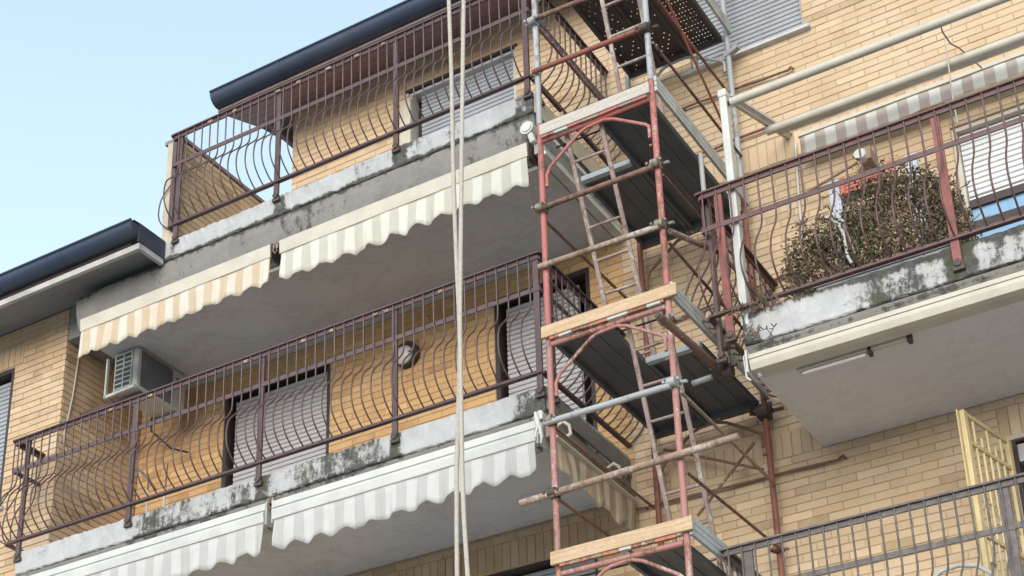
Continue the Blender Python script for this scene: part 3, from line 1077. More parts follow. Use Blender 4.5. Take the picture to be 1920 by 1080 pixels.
# hooks between neighbouring awnings
for (x, z, lab) in ((-8.02, 8.72, 'rusty hook between the two upper awnings'), (-7.97, 6.18, 'grey hook between the two lower awnings')):
    hk = thing('hook', lab, 'hook', (x, 9.96, z))
    MB().path([(x, 10.02, z + .1), (x, 9.95, z + .05), (x - .01, 9.93, z - .02), (x + .015, 9.93, z - .07), (x + .03, 9.94, z - .03)], .009, 6).build('hook_rod', MAT['rust'], hk)
    MB().box(x - .03, x + .03, 9.95, 9.99, z + .0, z + .05).build('hook_plate', MAT['clamp'], hk)

# side awnings on the right ends of the two left balconies
sa = thing('side_awning', 'brown striped awning on the balcony end, behind the scaffold post', 'awning', (-5.36, 10.7, 6.1))
MB().prism_y([(-5.395, 6.18), (-5.33, 6.17), (-5.30, 6.13), (-5.30, 6.085), (-5.34, 6.07), (-5.395, 6.07)], 10.02, 11.35).build('cassette', MAT['tan'], sa, bevel=.004)
MB().prism_y([(-5.35, 6.062), (-5.29, 6.055), (-5.285, 6.03), (-5.32, 6.015), (-5.35, 6.02)], 10.0, 11.38).build('front_bar', MAT['cream'], sa, bevel=.003)
valance(sa, 1, 10.01, 11.37, -5.315, 6.02, .26, MAT['awnBs'], period=.42, amp=.02, scallop=.04)
for y in (10.14, 10.98):
    k_ = MB()
    k_.path([(-5.37, y, 6.20), (-5.31, y + .01, 6.235), (-5.27, y + .03, 6.20), (-5.262, y + .035, 6.13), (-5.29, y + .03, 6.11)], .016, 7).build('bracket', MAT['cream'], sa)
sb = thing('side_awning', 'closed pale aluminium awning on the end of the top balcony, seen through the hatch', 'awning', (-5.36, 10.7, 8.75))
MB().prism_y([(-5.395, 8.80), (-5.33, 8.79), (-5.30, 8.75), (-5.30, 8.71), (-5.395, 8.70)], 10.02, 11.40).build('cassette', MAT['greyalu'], sb, bevel=.004)
MB().prism_y([(-5.35, 8.69), (-5.28, 8.685), (-5.275, 8.65), (-5.35, 8.64)], 10.0, 11.42).build('front_bar', MAT['whitealu'], sb, bevel=.003)
MB().prism_y([(-5.30, 8.88), (-5.26, 8.88), (-5.26, 8.84), (-5.30, 8.84)], 10.1, 11.42).build('guide_rail', MAT['whitealu'], sb)

# cassette awning under the right balcony
ca = thing('cassette_awning', 'closed cream cassette awning under the right balcony', 'awning', (-1.3, 9.98, 6.13))
MB().prism_x([(10.0, 6.205), (9.945, 6.195), (9.935, 6.155), (9.945, 6.152), (10.0, 6.150)], -3.70, 1.1).build('cassette', MAT['cream'], ca, bevel=.003)
MB().prism_x([(10.0, 6.146), (9.93, 6.143), (9.925, 6.11), (9.945, 6.062), (10.0, 6.055)], -3.69, 1.1).build('front_bar', MAT['cream'], ca, bevel=.003)
MB().box(-3.65, 1.05, 10.004, 10.09, 6.06, 6.19).build('housing', MAT['cream'], ca)
MB().box(-3.722, -3.705, 9.93, 10.12, 6.05, 6.23).build('end_cap', MAT['whitealu'], ca, bevel=.004)
MB().path([(-3.725, 9.99, 6.24), (-3.745, 9.97, 6.2), (-3.73, 9.95, 6.02), (-3.70, 9.95, 5.985)], .008, 6).build('crank_loop', MAT['whitealu'], ca)
tl = thing('tube_lamp', 'slim pale tube lamp on the soffit behind the cream awning', 'lamp', (-3.0, 10.2, 6.1))
MB().box(-3.42, -2.62, 10.12, 10.165, 6.05, 6.10).build('lamp_body', MAT['cream'], tl, bevel=.006)
for x in (-3.36, -2.70):
    MB().box(x - .015, x + .015, 10.13, 10.155, 6.101, 6.134).build('ceiling_clip', MAT['greyalu'], tl)
MB().path([(-3.38, 10.142, 6.035), (-2.92, 10.142, 6.035)], .014, 8).build('tube', MAT['lampglass'], tl)
MB().box(-2.90, -2.875, 10.115, 10.17, 6.02, 6.105).build('tube_socket', MAT['darkframe'], tl)
MB().box(-2.62, -2.59, 10.115, 10.17, 6.03, 6.12).build('end_cap', MAT['darkframe'], tl)

# framed awning above the right balcony
pa = thing('framed_awning', 'cream framed awning with white post standing on the right balcony', 'awning', (-3.735, 10.06, 6.5))
MB().box(-3.765, -3.705, 10.03, 10.10, 6.5, 8.60).build('post', MAT['whitealu'], pa, bevel=.008)
MB().box(-3.772, -3.698, 10.02, 10.11, 8.56, 8.63).build('post_cap', MAT['whitealu'], pa, bevel=.012)
MB().bar((-3.725, 10.10, 8.60), (-3.725, 11.47, 9.13), .03, .065).build('arm', MAT['cream'], pa, bevel=.003)
MB().bar((-3.69, 10.12, 8.62), (-3.69, 11.47, 9.145), .02, .02).build('arm_cover', MAT['whitealu'], pa)
MB().tube((-3.68, 10.06, 8.50), (1.1, 10.06, 8.49), .036, 16).build('front_tube', MAT['cream'], pa)
MB().tube((-3.70, 10.06, 8.50), (-3.66, 10.06, 8.50), .02, 8).build('tube_pin', MAT['darkframe'], pa)
MB().tube((-3.74, 11.0, 8.87), (1.1, 11.0, 8.86), .038, 16).build('middle_tube', MAT['cream'], pa)
MB().prism_x([(11.0, 8.832), (11.10, 8.868), (11.10, 8.90), (11.02, 8.905)], -3.66, 1.1).build('rolled_canvas', MAT['greyalu'], pa)
MB().prism_x([(11.30, 8.965), (11.27, 8.955), (11.27, 8.92), (11.30, 8.915)], -3.57, 1.1).build('drop_bar', MAT['cream'], pa)
valance(pa, 0, -3.56, 1.1, 11.285, 8.915, .17, MAT['awnR'], period=.9, amp=.006, scallop=.004)
c1 = tag(MB().path([at(1762, 40, Y=10.06), at(1768, 62, Y=10.2), at(1783, 84, Y=10.5), at(1800, 93, Y=10.9), at(1822, 112, Y=11.1), at(1842, 130, Y=11.26)], .006, 6).build('cord', MAT['tan']),
         'brown cord hanging between the two cream awning tubes', 'cord')
c2 = tag(MB().path([at(1772, 70, Y=10.95), at(1777, 105, Y=10.93), at(1782, 145, Y=10.9), at(1788, 190, Y=10.88), at(1797, 235, Y=10.85)], .006, 6).build('cord', MAT['rope']),
         'thin white cord hanging straight down from the cream awning tube', 'cord')

# ------------------------------------------------------------------ scaffold tower
YA, YR = 9.6, 11.35
XA, XB = -5.11, -4.13
LV = [2.87, 4.73, 6.59, 8.45, 10.31]
T = thing('scaffold_tower', 'red and grey tubular scaffold tower between the balconies', 'scaffold', ((XA + XB) / 2, (YA + YR) / 2, GZ))
RT = .0242


def coupler(c, parent=T, mat='clamp', along='x', s=1.0):
    c = Vector(c)
    m_ = MB()
    m_.tube(c - Vector((0, 0, .03 * s)), c + Vector((0, 0, .03 * s)), .036 * s, 12)
    ex = Vector((1, 0, 0)) if along == 'x' else Vector((0, 1, 0))
    ey = Vector((0, 1, 0)) if along == 'x' else Vector((1, 0, 0))
    c2 = c - ey * .05
    m_.tube(c2 - ex * .03 * s, c2 + ex * .03 * s, .035 * s, 12)
    for sg in (-1, 1):
        m_.tube(c + ex * .04 * s * sg + ey * .02, c + ex * .055 * s * sg - ey * .075 * s, .008, 6)
        m_.sphere(c + ex * .055 * s * sg - ey * .075 * s, .014 * s, nu=6, nv=4)
    m_.bar(c + ex * .03 + Vector((0, 0, .01)), c + ex * .10 * s + Vector((0, -.02, -.01)), .02, .02)
    m_.bar(c - ex * .03, c - ex * .075 * s + Vector((0, -.03, .02)), .016, .03)
    return m_.build('coupler', MAT[mat], parent)


def frame_sc(y, z0, z1, mats, transom=True, brace=True, bm='pink'):
    fr = MB()
    o = .15
    a_, b_ = mats
    fr = MB().tube((XA, y, z0 + o), (XA, y, z1 + o - .004), RT, 14).build('frame', MAT[a_], T)
    MB().tube((XB, y, z0 + o), (XB, y, z1 + o - .004), RT, 14).build('upright', MAT[b_], fr)
    if transom:
        MB().tube((XA + RT, y, z1 - .02), (XB - RT, y, z1 - .02), RT * .9, 12).build('transom', MAT[bm], fr)
    if brace:
        yy = y - .002
        W_ = XB - XA
        p = [(XA + .045, yy, z1 - .47), (XA + .045, yy, z1 - .36), (XA + .08, yy, z1 - .29), (XA + W_ * .36, yy, z1 - .075), (XA + W_ * .42, yy, z1 - .055), (XA + W_ * .58, yy, z1 - .045)]
        MB().path(p, .014, 8).build('corner_brace', MAT[bm], fr)
        q = [(XA + W_ * .58, yy, z1 - .048), (XA + W_ * .66, yy, z1 - .075), (XB - .075, yy, z1 - .24), (XB - .045, yy, z1 - .27), (XB - .045, yy, z1 - .38)]
        MB().path(q, .014, 8).build('corner_brace', MAT[bm], fr)
        for x in (XA + .03, XB - .03):
            MB().tube((x, yy, z1 - .45), (x + (.02 if x < -4.6 else -.02), yy, z1 - .45), .012, 6).build('stub', MAT[bm], fr)
    return fr


frame_sc(YA, GZ - .15, LV[0], ('pink', 'pink'), brace=False)
frame_sc(YA, LV[0], LV[1], ('orange', 'pink'), bm='pink')
frame_sc(YA, LV[1], LV[2], ('pink', 'pink'), bm='pink')
frame_sc(YA, LV[2], LV[3], ('red', 'red'), bm='red')
frame_sc(YA, LV[3], LV[4], ('galv', 'galv'), bm='galv')
frame_sc(YA, LV[4], LV[4] + 1.86, ('galv', 'galv'), brace=False)
frame_sc(YR, GZ - .15, LV[0], ('rustred', 'rustred'), brace=False)
frame_sc(YR, LV[0], LV[1], ('rustred', 'rustred'), bm='rust')
frame_sc(YR, LV[1], LV[2], ('rustred', 'rustred'), bm='rust')
frame_sc(YR, LV[2], LV[3], ('rustred', 'rustred'), bm='rust')
frame_sc(YR, LV[3], LV[4], ('galv', 'galv'), bm='galv')
frame_sc(YR, LV[4], LV[4] + 1.86, ('galv', 'galv'), brace=False)
MB().box(XA - .07, XA + .07, YA - .07, YA + .07, GZ, GZ + .012).box(XB - .07, XB + .07, YA - .07, YA + .07, GZ, GZ + .012).box(XA - .07, XA + .07, YR - .07, YR + .07, GZ, GZ + .012).box(XB - .07, XB + .07, YR - .07, YR + .07, GZ, GZ + .012).build('base_plate', MAT['galv'], T)

YG = 9.55
for (x0, x1, z0, z1, mt, r_) in ((-5.10, -4.10, 9.63, 9.585, 'rust', .021), (-5.13, -4.14, 9.10, 9.075, 'rustred', .022), (-5.13, -4.15, 7.766, 7.763, 'rust', .022),
                                 (-5.14, -4.13, 7.245, 7.227, 'tan', .023), (-5.15, -4.14, 5.899, 5.895, 'galv', .024), (-5.37, -3.68, 5.312, 5.356, 'tan', .026)):
    MB().tube((x0, YG, z0), (x1, YG, z1), r_, 12).build('guard_rail', MAT[mt], T)
MB().tube((-4.1, 9.66, 7.235), (-4.0, 10.35, 7.40), .023, 12).build('guard_rail', MAT['tan'], T)
MB().tube((-4.13, 9.62, 7.17), (-3.78, 9.64, 7.33), .02, 10)
for (x, z, m2) in ((XA, 9.62, 'galv'), (XB, 9.60, 'galv'), (XA, 7.78, 'clamp'), (XB, 7.79, 'clamp'), (XB, 7.25, 'clamp'), (XB, 5.92, 'galv'), (XA, 5.92, 'clamp'), (XA, 5.33, 'clampdark'), (XB, 9.08, 'clampdark'), (XB, 6.43, 'clamp')):
    coupler((x, YA, z), mat=m2)
# side guard rails and diagonals
for (y0, y1, z0, z1, mt, r_) in ((9.62, 11.33, 9.51, 9.55, 'rustred', .013), (9.62, 11.33, 8.967, 8.98, 'rust', .013), (9.62, 11.3, 7.718, 7.73, 'rust', .010), (9.62, 11.33, 7.115, 7.07, 'rust', .013),
                                 (9.62, 11.33, 5.865, 5.85, 'tan', .013), (9.62, 11.33, 5.234, 5.29, 'rust', .012), (9.95, 11.0, 9.68, 9.07, 'rustred', .011)):
    MB().tube((XB + .03, y0, z0), (XB + .03, y1, z1), r_, 8).build('side_rail', MAT[mt], T)
for (y0, y1, z0, z1, mt, r_) in ((9.62, 11.33, 9.67, 9.69, 'rust', .012), (9.58, 11.33, 9.066, 9.09, 'rust', .011), (9.62, 11.33, 7.741, 7.79, 'rust', .013), (9.62, 11.33, 7.204, 7.13, 'rust', .012),
                                 (9.62, 11.33, 5.342, 5.37, 'rust', .013), (9.62, 11.33, 5.92, 5.93, 'rust', .012)):
    MB().tube((XA - .03, y0, z0), (XA - .03, y1, z1), r_, 8).build('side_rail', MAT[mt], T)
# crossed braces at the back
for (p, q) in (((XA + .1, YR - .03, 6.42), (XB - .05, YR - .03, 6.0)), ((XA + .35, YR - .04, 5.75), (XB - .1, YR - .04, 6.25))):
    MB().tube(p, q, .012, 8).build('rear_brace', MAT['rust'], T)
# thick outrigger tube towards the right balcony with its stub and clamps
MB().tube((-4.05, 9.22, 6.262), (-4.05, 10.34, 6.35), .030, 14).build('outrigger_tube', MAT['rust'], T)
MB().tube((-4.05, 9.205, 6.2608), (-4.05, 9.2195, 6.262), .022, 12).build('bore_shade_disc', MAT['clampdark'], T)  # solid dark disc, painted shade of the open tube end
MB().tube((-3.985, 10.27, 6.30), (-3.985, 10.27, 6.74), .027, 12).build('outrigger_stub', MAT['clamp'], T)
MB().tube((-4.28, 10.28, 6.305), (-4.12, 10.28, 6.31), .022, 10).build('outrigger_pin', MAT['galv'], T)
MB().path([(-4.02, 10.26, 6.31), (-3.95, 10.26, 6.31)], .055, 12).build('coupler', MAT['clampdark'], T)
coupler((-4.02, 10.25, 6.33), mat='clampdark', s=1.2)
coupler((-3.985, 10.27, 6.5), mat='clamp', s=.8)
coupler((XB, YR, 6.50), mat='clampdark', s=1.6)
coupler((XB, YR, 5.30), mat='rust', s=.8)
pA, pB = at(1314, 292, X=-4.10), at(1327, 360, X=-4.10)
MB().tube((-4.10, pA.y, pA.z), (-4.10, pA.y, pB.z - .12), .02, 10).build('hanging_tube', MAT['galv'], T)
MB().bar((-4.16, YR, 10.1), (-4.02, YR - .03, 10.13), .05, .05).build('cross_clamp', MAT['galv'], T)


# ------------------------------------------------------------------ decks, toe boards, ladders
def deck(z, label, mat, hatch=None, boardmat='wood', sidemat='deckalu', perf=False, n=3, board_end=.06, board_z=.03, board_h=.10):
    t = thing('scaffold_deck', label, 'scaffold deck', ((XA + XB) / 2, (YA + YR) / 2, z), 'steel decks of the scaffold tower')
    x0, x1 = XA + .03, XB - .03
    W_ = (x1 - x0) / n
    for k in range(n):
        a_, b_ = x0 + k * W_ + .004, x0 + (k + 1) * W_ - .004
        y0 = YA + .03
        if hatch and hatch[0] <= k < hatch[1]:
            y0 = 10.26
        m_ = MB()
        if perf:
            nx, ny = 8, 34
            hs = .0105
            xs = [a_ + .03]
            st = (b_ - a_ - .06) / nx
            sy = (YR - .02 - y0) / ny
            def lines(s0, step, cnt):
                o = []
                for i in range(cnt):
                    c = s0 + (i + .5) * step
                    o += [c - step / 2, c - hs / 2, c + hs / 2]
                o.append(s0 + cnt * step)
                return o
            gx, gy = lines(a_ + .03, st, nx), lines(y0, sy, ny)
            vs = [(x, y, z) for x in gx for y in gy]
            fs = []
            for i in range(len(gx) - 1):
                for j in range(len(gy) - 1):
                    if i % 3 == 1 and j % 3 == 1 and (((i // 3 + j // 3) % 2 == 0) or k == n - 1) and random.random() < (.85 if k == n - 1 else .55):
                        continue
                    fs.append((i * len(gy) + j, i * len(gy) + j + 1, (i + 1) * len(gy) + j + 1, (i + 1) * len(gy) + j))
            m_.add(vs, fs)
            m_.box(a_, a_ + .03, y0, YR - .02, z - .05, z + .0)
            m_.box(b_ - .03, b_, y0, YR - .02, z - .05, z + .0)
            for yy in (y0 + .01, YR - .05):
                m_.box(a_ + .031, b_ - .031, yy, yy + .03, z - .05, z - .004)
        else:
            m_.box(a_, b_, y0, YR - .02, z - .003, z + .0)
            m_.box(a_, a_ + .03, y0, YR - .02, z - .05, z - .003)
            m_.box(b_ - .03, b_, y0, YR - .02, z - .05, z - .003)
            for q in (.38, .66):
                m_.box(a_ + (b_ - a_) * q - .018, a_ + (b_ - a_) * q + .018, y0 + .02, YR - .04, z - .009, z - .0035)
            for yy in (y0, YR - .05):
                m_.box(a_ + .031, b_ - .031, yy, yy + .03, z - .05, z - .0035)
        m_.build('deck_panel', mat, t, bevel=.0015 if not perf else 0)
    # side toe board of pressed aluminium
    if sidemat:
        m_ = MB()
        for i in range(3):
            m_.box(XB + .028 + .004 * (i % 2), XB + .052, YA - .02, YR + .0, z + .0 + i * .048, z + .044 + i * .048)
        m_.build('side_toe_board', MAT[sidemat], t, bevel=.003)
    if boardmat:
        m_ = MB()
        m_.box(XA - (.035 if boardmat == 'wood' else -.025), XB + board_end, YA - .058, YA - .030, z + board_z, z + board_z + board_h)
        m_.build('front_toe_board', MAT[boardmat], t, bevel=.004)
        # battered metal edging under the board
        xx = XA + .03
        i = 0
        while xx < XB - .03:
            L_ = random.uniform(.05, .17)
            MB().bar((xx, YA - .034, z + board_z - .012 + random.uniform(-.003, .003)), (min(xx + L_, XB - .02), YA - .034, z + board_z - .012 + random.uniform(-.004, .004)), .028, .022).build('edging', MAT[('orange' if boardmat == 'wood' else 'red') if i % 2 == 0 else ('tan' if random.random() < .45 else 'greyalu')], t)
            xx += L_ + .004
            i += 1
    if hatch and hatch[0] < n:
        a_, b_ = x0 + hatch[0] * W_, x0 + hatch[1] * W_
        MB().box(a_ + .006, b_ - .006, 10.205, 10.255, z - .055, z - .01).build('hatch_edge', MAT['deckalu'], t)
        MB().path([(a_ + .03, YA + .15, z - .02), (b_ - .03, YA + .15, z - .02)], .008, 6).build('hatch_rod', MAT['darkframe'], t)
    return t


deck(10.31, 'perforated dark deck at the very top of the scaffold', MAT['deck0'], boardmat=None, sidemat='greyalu', perf=True)
deck(8.47, 'upper solid deck with plaster grey toe board and open hatch at its left', MAT['deck'], hatch=(0, 1), boardmat='woodgrey', sidemat='greyalu', n=2, board_end=.0, board_z=-.02)
deck(6.61, 'middle deck with pale wooden toe board, above the long brown guard tube', MAT['deck'], hatch=(1, 2), boardmat='wood', sidemat='greyalu', n=2, board_end=.09, board_z=-.0)
deck(4.75, 'lowest deck in view with pale wooden toe board and grey side edge', MAT['deck'], hatch=(0, 1), boardmat='wood', sidemat='deckalu', n=2, board_end=.07, board_z=.02)


def ladder(label, xl, xr, yb, zb, yt, zt):
    t = thing('ladder', label, 'ladder', ((xl + xr) / 2, yb, zb), 'ladders inside the scaffold tower')
    for x in (xl, xr):
        MB().bar((x, yb, zb), (x, yt, zt), .028, .034, up=Vector((1, 0, 0))).build('stile', MAT['ladder'], t, bevel=.006)
    L_ = math.hypot(yt - yb, zt - zb)
    s = .12
    while s < L_ - .03:
        k = s / L_
        y, z = yb + (yt - yb) * k, zb + (zt - zb) * k
        MB().tube((xl + .012, y, z), (xr - .012, y, z + random.uniform(-.003, .003)), .012, 8).build('rung', MAT['ladder'], t)
        s += .27
    return t


ladder('top ladder rising in front of the perforated deck', -4.55, -4.24, 10.07, 8.475, 9.50, 10.40)
ladder('ladder leaning up through the hatch of the upper solid deck', -4.90, -4.60, 10.38, 6.615, 9.58, 8.62)
ladder('lowest ladder, standing beside the long brown guard tube', -4.50, -4.20, 10.34, 4.755, 9.63, 6.75)

# ------------------------------------------------------------------ ropes
for pts, lab in (([(836, -60), (842, 0), (847, 140), (850, 300), (853, 400), (857, 500), (861, 580), (863, 650), (860, 780), (857, 880), (857, 980), (858, 1100)], 'left of the two pale hoist ropes crossing the awnings'),
                 ([(871, -60), (870, 0), (868, 140), (866, 300), (865, 400), (864, 500), (863, 600), (864, 700), (866, 800), (867, 880), (871, 980), (879, 1100)], 'right pale hoist rope, curving away at its lower end')):
    yy = 9.0 if 'left' in lab else 8.94
    P_ = [at(u, v, Y=yy) for u, v in pts]
    tp = P_[0] + (P_[0] - P_[1]).normalized() * 1.2
    bt = P_[-1].copy()
    bt.z = GZ + .02
    tag(MB().path([tp] + P_ + [bt], .0165, 10).build('rope', MAT['rope']), lab, 'rope', 'hoist ropes')

# ------------------------------------------------------------------ air conditioner on the wing's return wall
ac = thing('air_conditioner', 'grey white air conditioner unit under the orange stained awning', 'air conditioner', (-10.4, 10.9, 8.2))
ax0, ax1, ay0, ay1, az0, az1 = -10.45, -10.14, 10.53, 11.24, 8.265, 8.715
MB().box(ax0, ax1, ay0, ay1, az0, az1).build('casing', MAT['acwhite'], ac, bevel=.018)
MB().box(ax0 + .025, ax1 - .075, ay0 - .004, ay0 + .01, az0 + .03, az1 - .03).build('vent_shade_plate', MAT['acdark'], ac)  # flat dark plate paints the shade inside the side vent
for k in range(8):
    z = az0 + .035 + k * (az1 - az0 - .07) / 7
    MB().box(ax0 + .02, ax1 - .07, ay0 - .012, ay0 - .003, z - .006, z + .006).build('vent_slat', MAT['acwhite'], ac)
for x in (ax0 + .02, (ax0 + ax1) / 2 - .028, ax1 - .08):
    MB().box(x, x + .012, ay0 - .014, ay0 - .003, az0 + .02, az1 - .02).build('vent_rib', MAT['acwhite'], ac)
MB().box(ax1 - .002, ax1 + .006, ay0 + .05, ay0 + .50, az0 + .03, az1 - .03).build('fan_shade_plate', MAT['acdark'], ac)  # flat dark plate paints the shade behind the fan grille
fg = MB()
for k in range(26):
    y = ay0 + .06 + k * .0172
    fg.box(ax1 + .007, ax1 + .011, y, y + .004, az0 + .035, az1 - .035)
fgo = fg.build('fan_grille', MAT['planter'], ac)
MB().box(ax1 - .001, ax1 + .004, ay0 + .56, ay1 - .06, az1 - .12, az1 - .09).build('grip', MAT['acdark'], ac)
for y in (ay0 + .08, ay1 - .12):
    MB().box(-10.95, ax1 - .02, y, y + .035, az0 - .045, az0 - .012).build('wall_bracket', MAT['rail'], ac)
MB().bar((-10.51, 10.50, az0 - .04), (-10.51, 10.50, az1 - .05), .02, .03).bar((-10.51, 10.50, az0 - .03), (ax1 + .01, 10.50, az0 - .015), .03, .03).build('mounting_frame', MAT['acwhite'], ac)
MB().path([(-10.45, 11.1, az0), (-10.44, 11.1, az0 - .15), (-10.3, 11.25, az0 - .32), (-10.2, 11.4, az0 - .33)], .012, 6).build('drain_hose', MAT['darkframe'], ac)

dp = MB().path([at(u, v, X=-10.935) for u, v in ((152, 641), (147, 680), (141, 720), (136, 750), (127, 790), (121, 815), (121, 838), (130, 860), (141, 872))], .009, 6).build('cable', MAT['rope'])
tag(dp, 'thin white cable running down the wing wall corner', 'cable')

# round lamp on the wall of the middle balcony
wlp = thing('wall_lamp', 'round bulkhead lamp with dark rim on the shaded brick wall', 'lamp', (-7.61, YW, 8.23))
MB().tube((-7.60, YW - .005, 8.23), (-7.60, YW - .07, 8.23), .13, 24).build('rim', MAT['darkframe'], wlp, bevel=.01)
m_ = MB()
m_.sphere((-7.615, YW - .072, 8.215), .098, .05, .098, 20, 10)
m_.build('glass', MAT['lampglass'], wlp)
MB().bar((-7.72, YW - .10, 8.215), (-7.51, YW - .10, 8.215), .012, .012).build('cage_bar', MAT['rail'], wlp)

# two slim sticks with white tips in the left corner of the middle balcony
for u0, v0, u1, v1, lab in ((276, 930, 279, 905, 'shorter garden stick with white lower end, left'), (306, 942, 315, 880, 'taller garden stick with white lower end, right')):
    st = thing('garden_stick', lab, 'stick', at(u0, v0, Y=10.3), 'sticks behind the brown railing')
    P0, P1 = at(u0, v0 + 15, Y=10.28), at(u1, v1 - 10, Y=10.28)
    Pm = P0.lerp(P1, .45)
    P00 = P0.copy()
    P00.z = 6.5
    MB().tube(P00, Pm, .010, 7).build('white_sleeve', MAT['white'], st)
    MB().tube(Pm, P1, .008, 7).build('shaft', MAT['rust'], st)
hs = MB().path([at(248, 862, Y=10.9), at(258, 880, Y=10.88), at(275, 895, Y=10.86), at(292, 920, Y=10.84)], .014, 7).build('hose', MAT['stem'])
tag(hs, 'brown hose sagging behind the long railing at left', 'hose')

# disc at the corner of the top balcony, cloth on the scaffold
dc = thing('end_cap_light', 'round white box fixed at the corner of the top slab beside the red post', 'lamp', (-5.41, 9.97, 8.93))
MB().tube((-5.43, 10.05, 8.955), (-5.43, 9.965, 8.955), .062, 20).build('round_body', MAT['white'], dc, bevel=.008)
MB().path([(-5.43, 9.963, 8.955), (-5.43, 9.955, 8.955)], .042, 18).build('lens', MAT['lampglass'], dc)
MB().bar((-5.41, 10.0, 8.90), (-5.385, 10.0, 8.80), .05, .05).build('arm', MAT['white'], dc, bevel=.01)
cl = MB()
for k in range(5):
    ph = k * 1.3
    c = Vector((-5.185 + .012 * math.sin(ph), 9.555 - .01 * k, 5.99))
    pts = [c + Vector((.008 * math.sin(ph + j), .01 * math.cos(ph * 2 + j), -.035 * j)) for j in range(6 + (k % 3))]
    cl.path(pts, [.010, .016, .018, .014, .010, .011, .008, .006][:len(pts)], 8)
cl.sphere((-5.185, 9.555, 5.985), .03, .026, .035, 12, 8)
tag(cl.build('rag', MAT['white']), 'white rag knotted round the left scaffold post', 'rag')

# ------------------------------------------------------------------ rusty rods on the right wall
for (p, q, lab) in ((at(1262, 212, Y=11.44), at(1478, 134, Y=11.44), 'rusty rod with hooked tip on the wall above the white post'),
                    (at(1255, 315, Y=11.44), at(1440, 240, Y=11.44), 'red rusted rod ending at the cream awning arm'),
                    (at(1240, 612, Y=11.44), at(1505, 505, Y=11.44), 'rusty rod on the wall behind the right railing corner'),
                    (at(1190, 958, Y=11.44), at(1575, 862, Y=11.44), 'crusted rod on the wall under the right balcony')):
    m_ = MB()
    K = 9
    pts = [p.lerp(q, i / K) + Vector((0, random.uniform(-.004, .004), random.uniform(-.005, .005))) for i in range(K + 1)]
    m_.path(pts, [random.uniform(.009, .014) for _ in pts], 7)
    m_.path([q, q + Vector((.03, 0, .02)), q + Vector((.05, 0, -.01))], .012, 6)
    m_.tube(p + Vector((.1, .04, 0)), p + Vector((.1, -.0, 0)), .012, 6)
    tag(m_.build('iron_rod', MAT['rustred'] if 'red' in lab else MAT['rust']), lab, 'iron rod', 'iron rods along the right wall')

# ------------------------------------------------------------------ right balcony contents
sh = thing('shrub', 'half dry brown and olive shrub in the trough behind the red railing', 'shrub', (-2.8, 10.4, 6.5))
pl = MB()
pl.box(-3.20, -2.20, 10.22, 10.50, 6.505, 6.70)
plo = thing('planter', 'long grey plastic trough holding the dry shrub', 'planter', (-2.75, 10.36, 6.5))
mm = MB()
mm.prism_x([(10.20, 6.59), (10.16, 6.70), (10.48, 6.70), (10.44, 6.59)], -3.22, -2.2)
mm.build('trough', MAT['planter'], plo, bevel=.008)
MB().prism_x([(10.145, 6.695), (10.145, 6.725), (10.495, 6.725), (10.495, 6.695)], -3.24, -2.18).build('rim', MAT['planter'], plo, bevel=.006)


CROWN = [at(u, v, Y=10.35) for u, v in ((1482, 500), (1490, 462), (1515, 425), (1540, 405), (1565, 398), (1590, 380), (1620, 352), (1650, 335), (1690, 322), (1725, 325), (1760, 338), (1790, 352), (1815, 375), (1830, 410))]


def shrub_height(x):
    # crown outline measured along the railing
    if x < CROWN[0].x or x > CROWN[-1].x:
        return 0
    for p, q in zip(CROWN, CROWN[1:]):
        if p.x <= x <= q.x:
            return p.z + (q.z - p.z) * (x - p.x) / (q.x - p.x) + .03 * math.sin(40 * x) - (.13 if x < -2.85 else .06)
    return 0


stems = MB()
tips = []
for k in range(95):
    x = random.uniform(-3.2, -2.2)
    y = random.uniform(10.26, 10.5)
    lean = (x + 2.75) * random.uniform(.15, .5)
    h = max(6.9, shrub_height(max(CROWN[0].x + .03, min(CROWN[-1].x - .03, x + lean))))
    p = Vector((x, y, 6.76))
    pts = [p]
    top = Vector((x + lean, y + random.uniform(-.12, .30), random.uniform(6.95, h)))
    for i in range(1, 5):
        t_ = i / 4
        pts.append(p.lerp(top, t_) + Vector((random.uniform(-.03, .03), random.uniform(-.03, .03), .05 * math.sin(t_ * 3))))
    stems.path(pts, [.007, .006, .005, .004, .002], 5, caps=False)
    tips += pts[1:]
for k in range(46):                     # long shoots leaving the mass
    x = random.uniform(CROWN[0].x + .1, CROWN[-1].x - .05)
    h = shrub_height(x)
    p = Vector((x, random.uniform(10.12, 10.5), h - .15))
    dx, up_ = random.uniform(-.16, .12), random.uniform(.05, .16)
    q1 = p + Vector((dx * .4, -.01, up_ + .1))
    q2 = p + Vector((dx, -.03, up_ * 1.3 + .1 - abs(dx) * .4))
    stems.path([p, q1, q2], [.004, .003, .0015], 5, caps=False)
    for t_ in (.3, .5, .7, .85, 1):
        c = q1.lerp(q2, t_)
        stems.bar(c, c + Vector((random.uniform(-.025, .025), random.uniform(-.01, .01), random.uniform(.005, .025))), .012, .002)
so = stems.build('stem', MAT['stem'], sh)
so['kind'] = 'stuff'
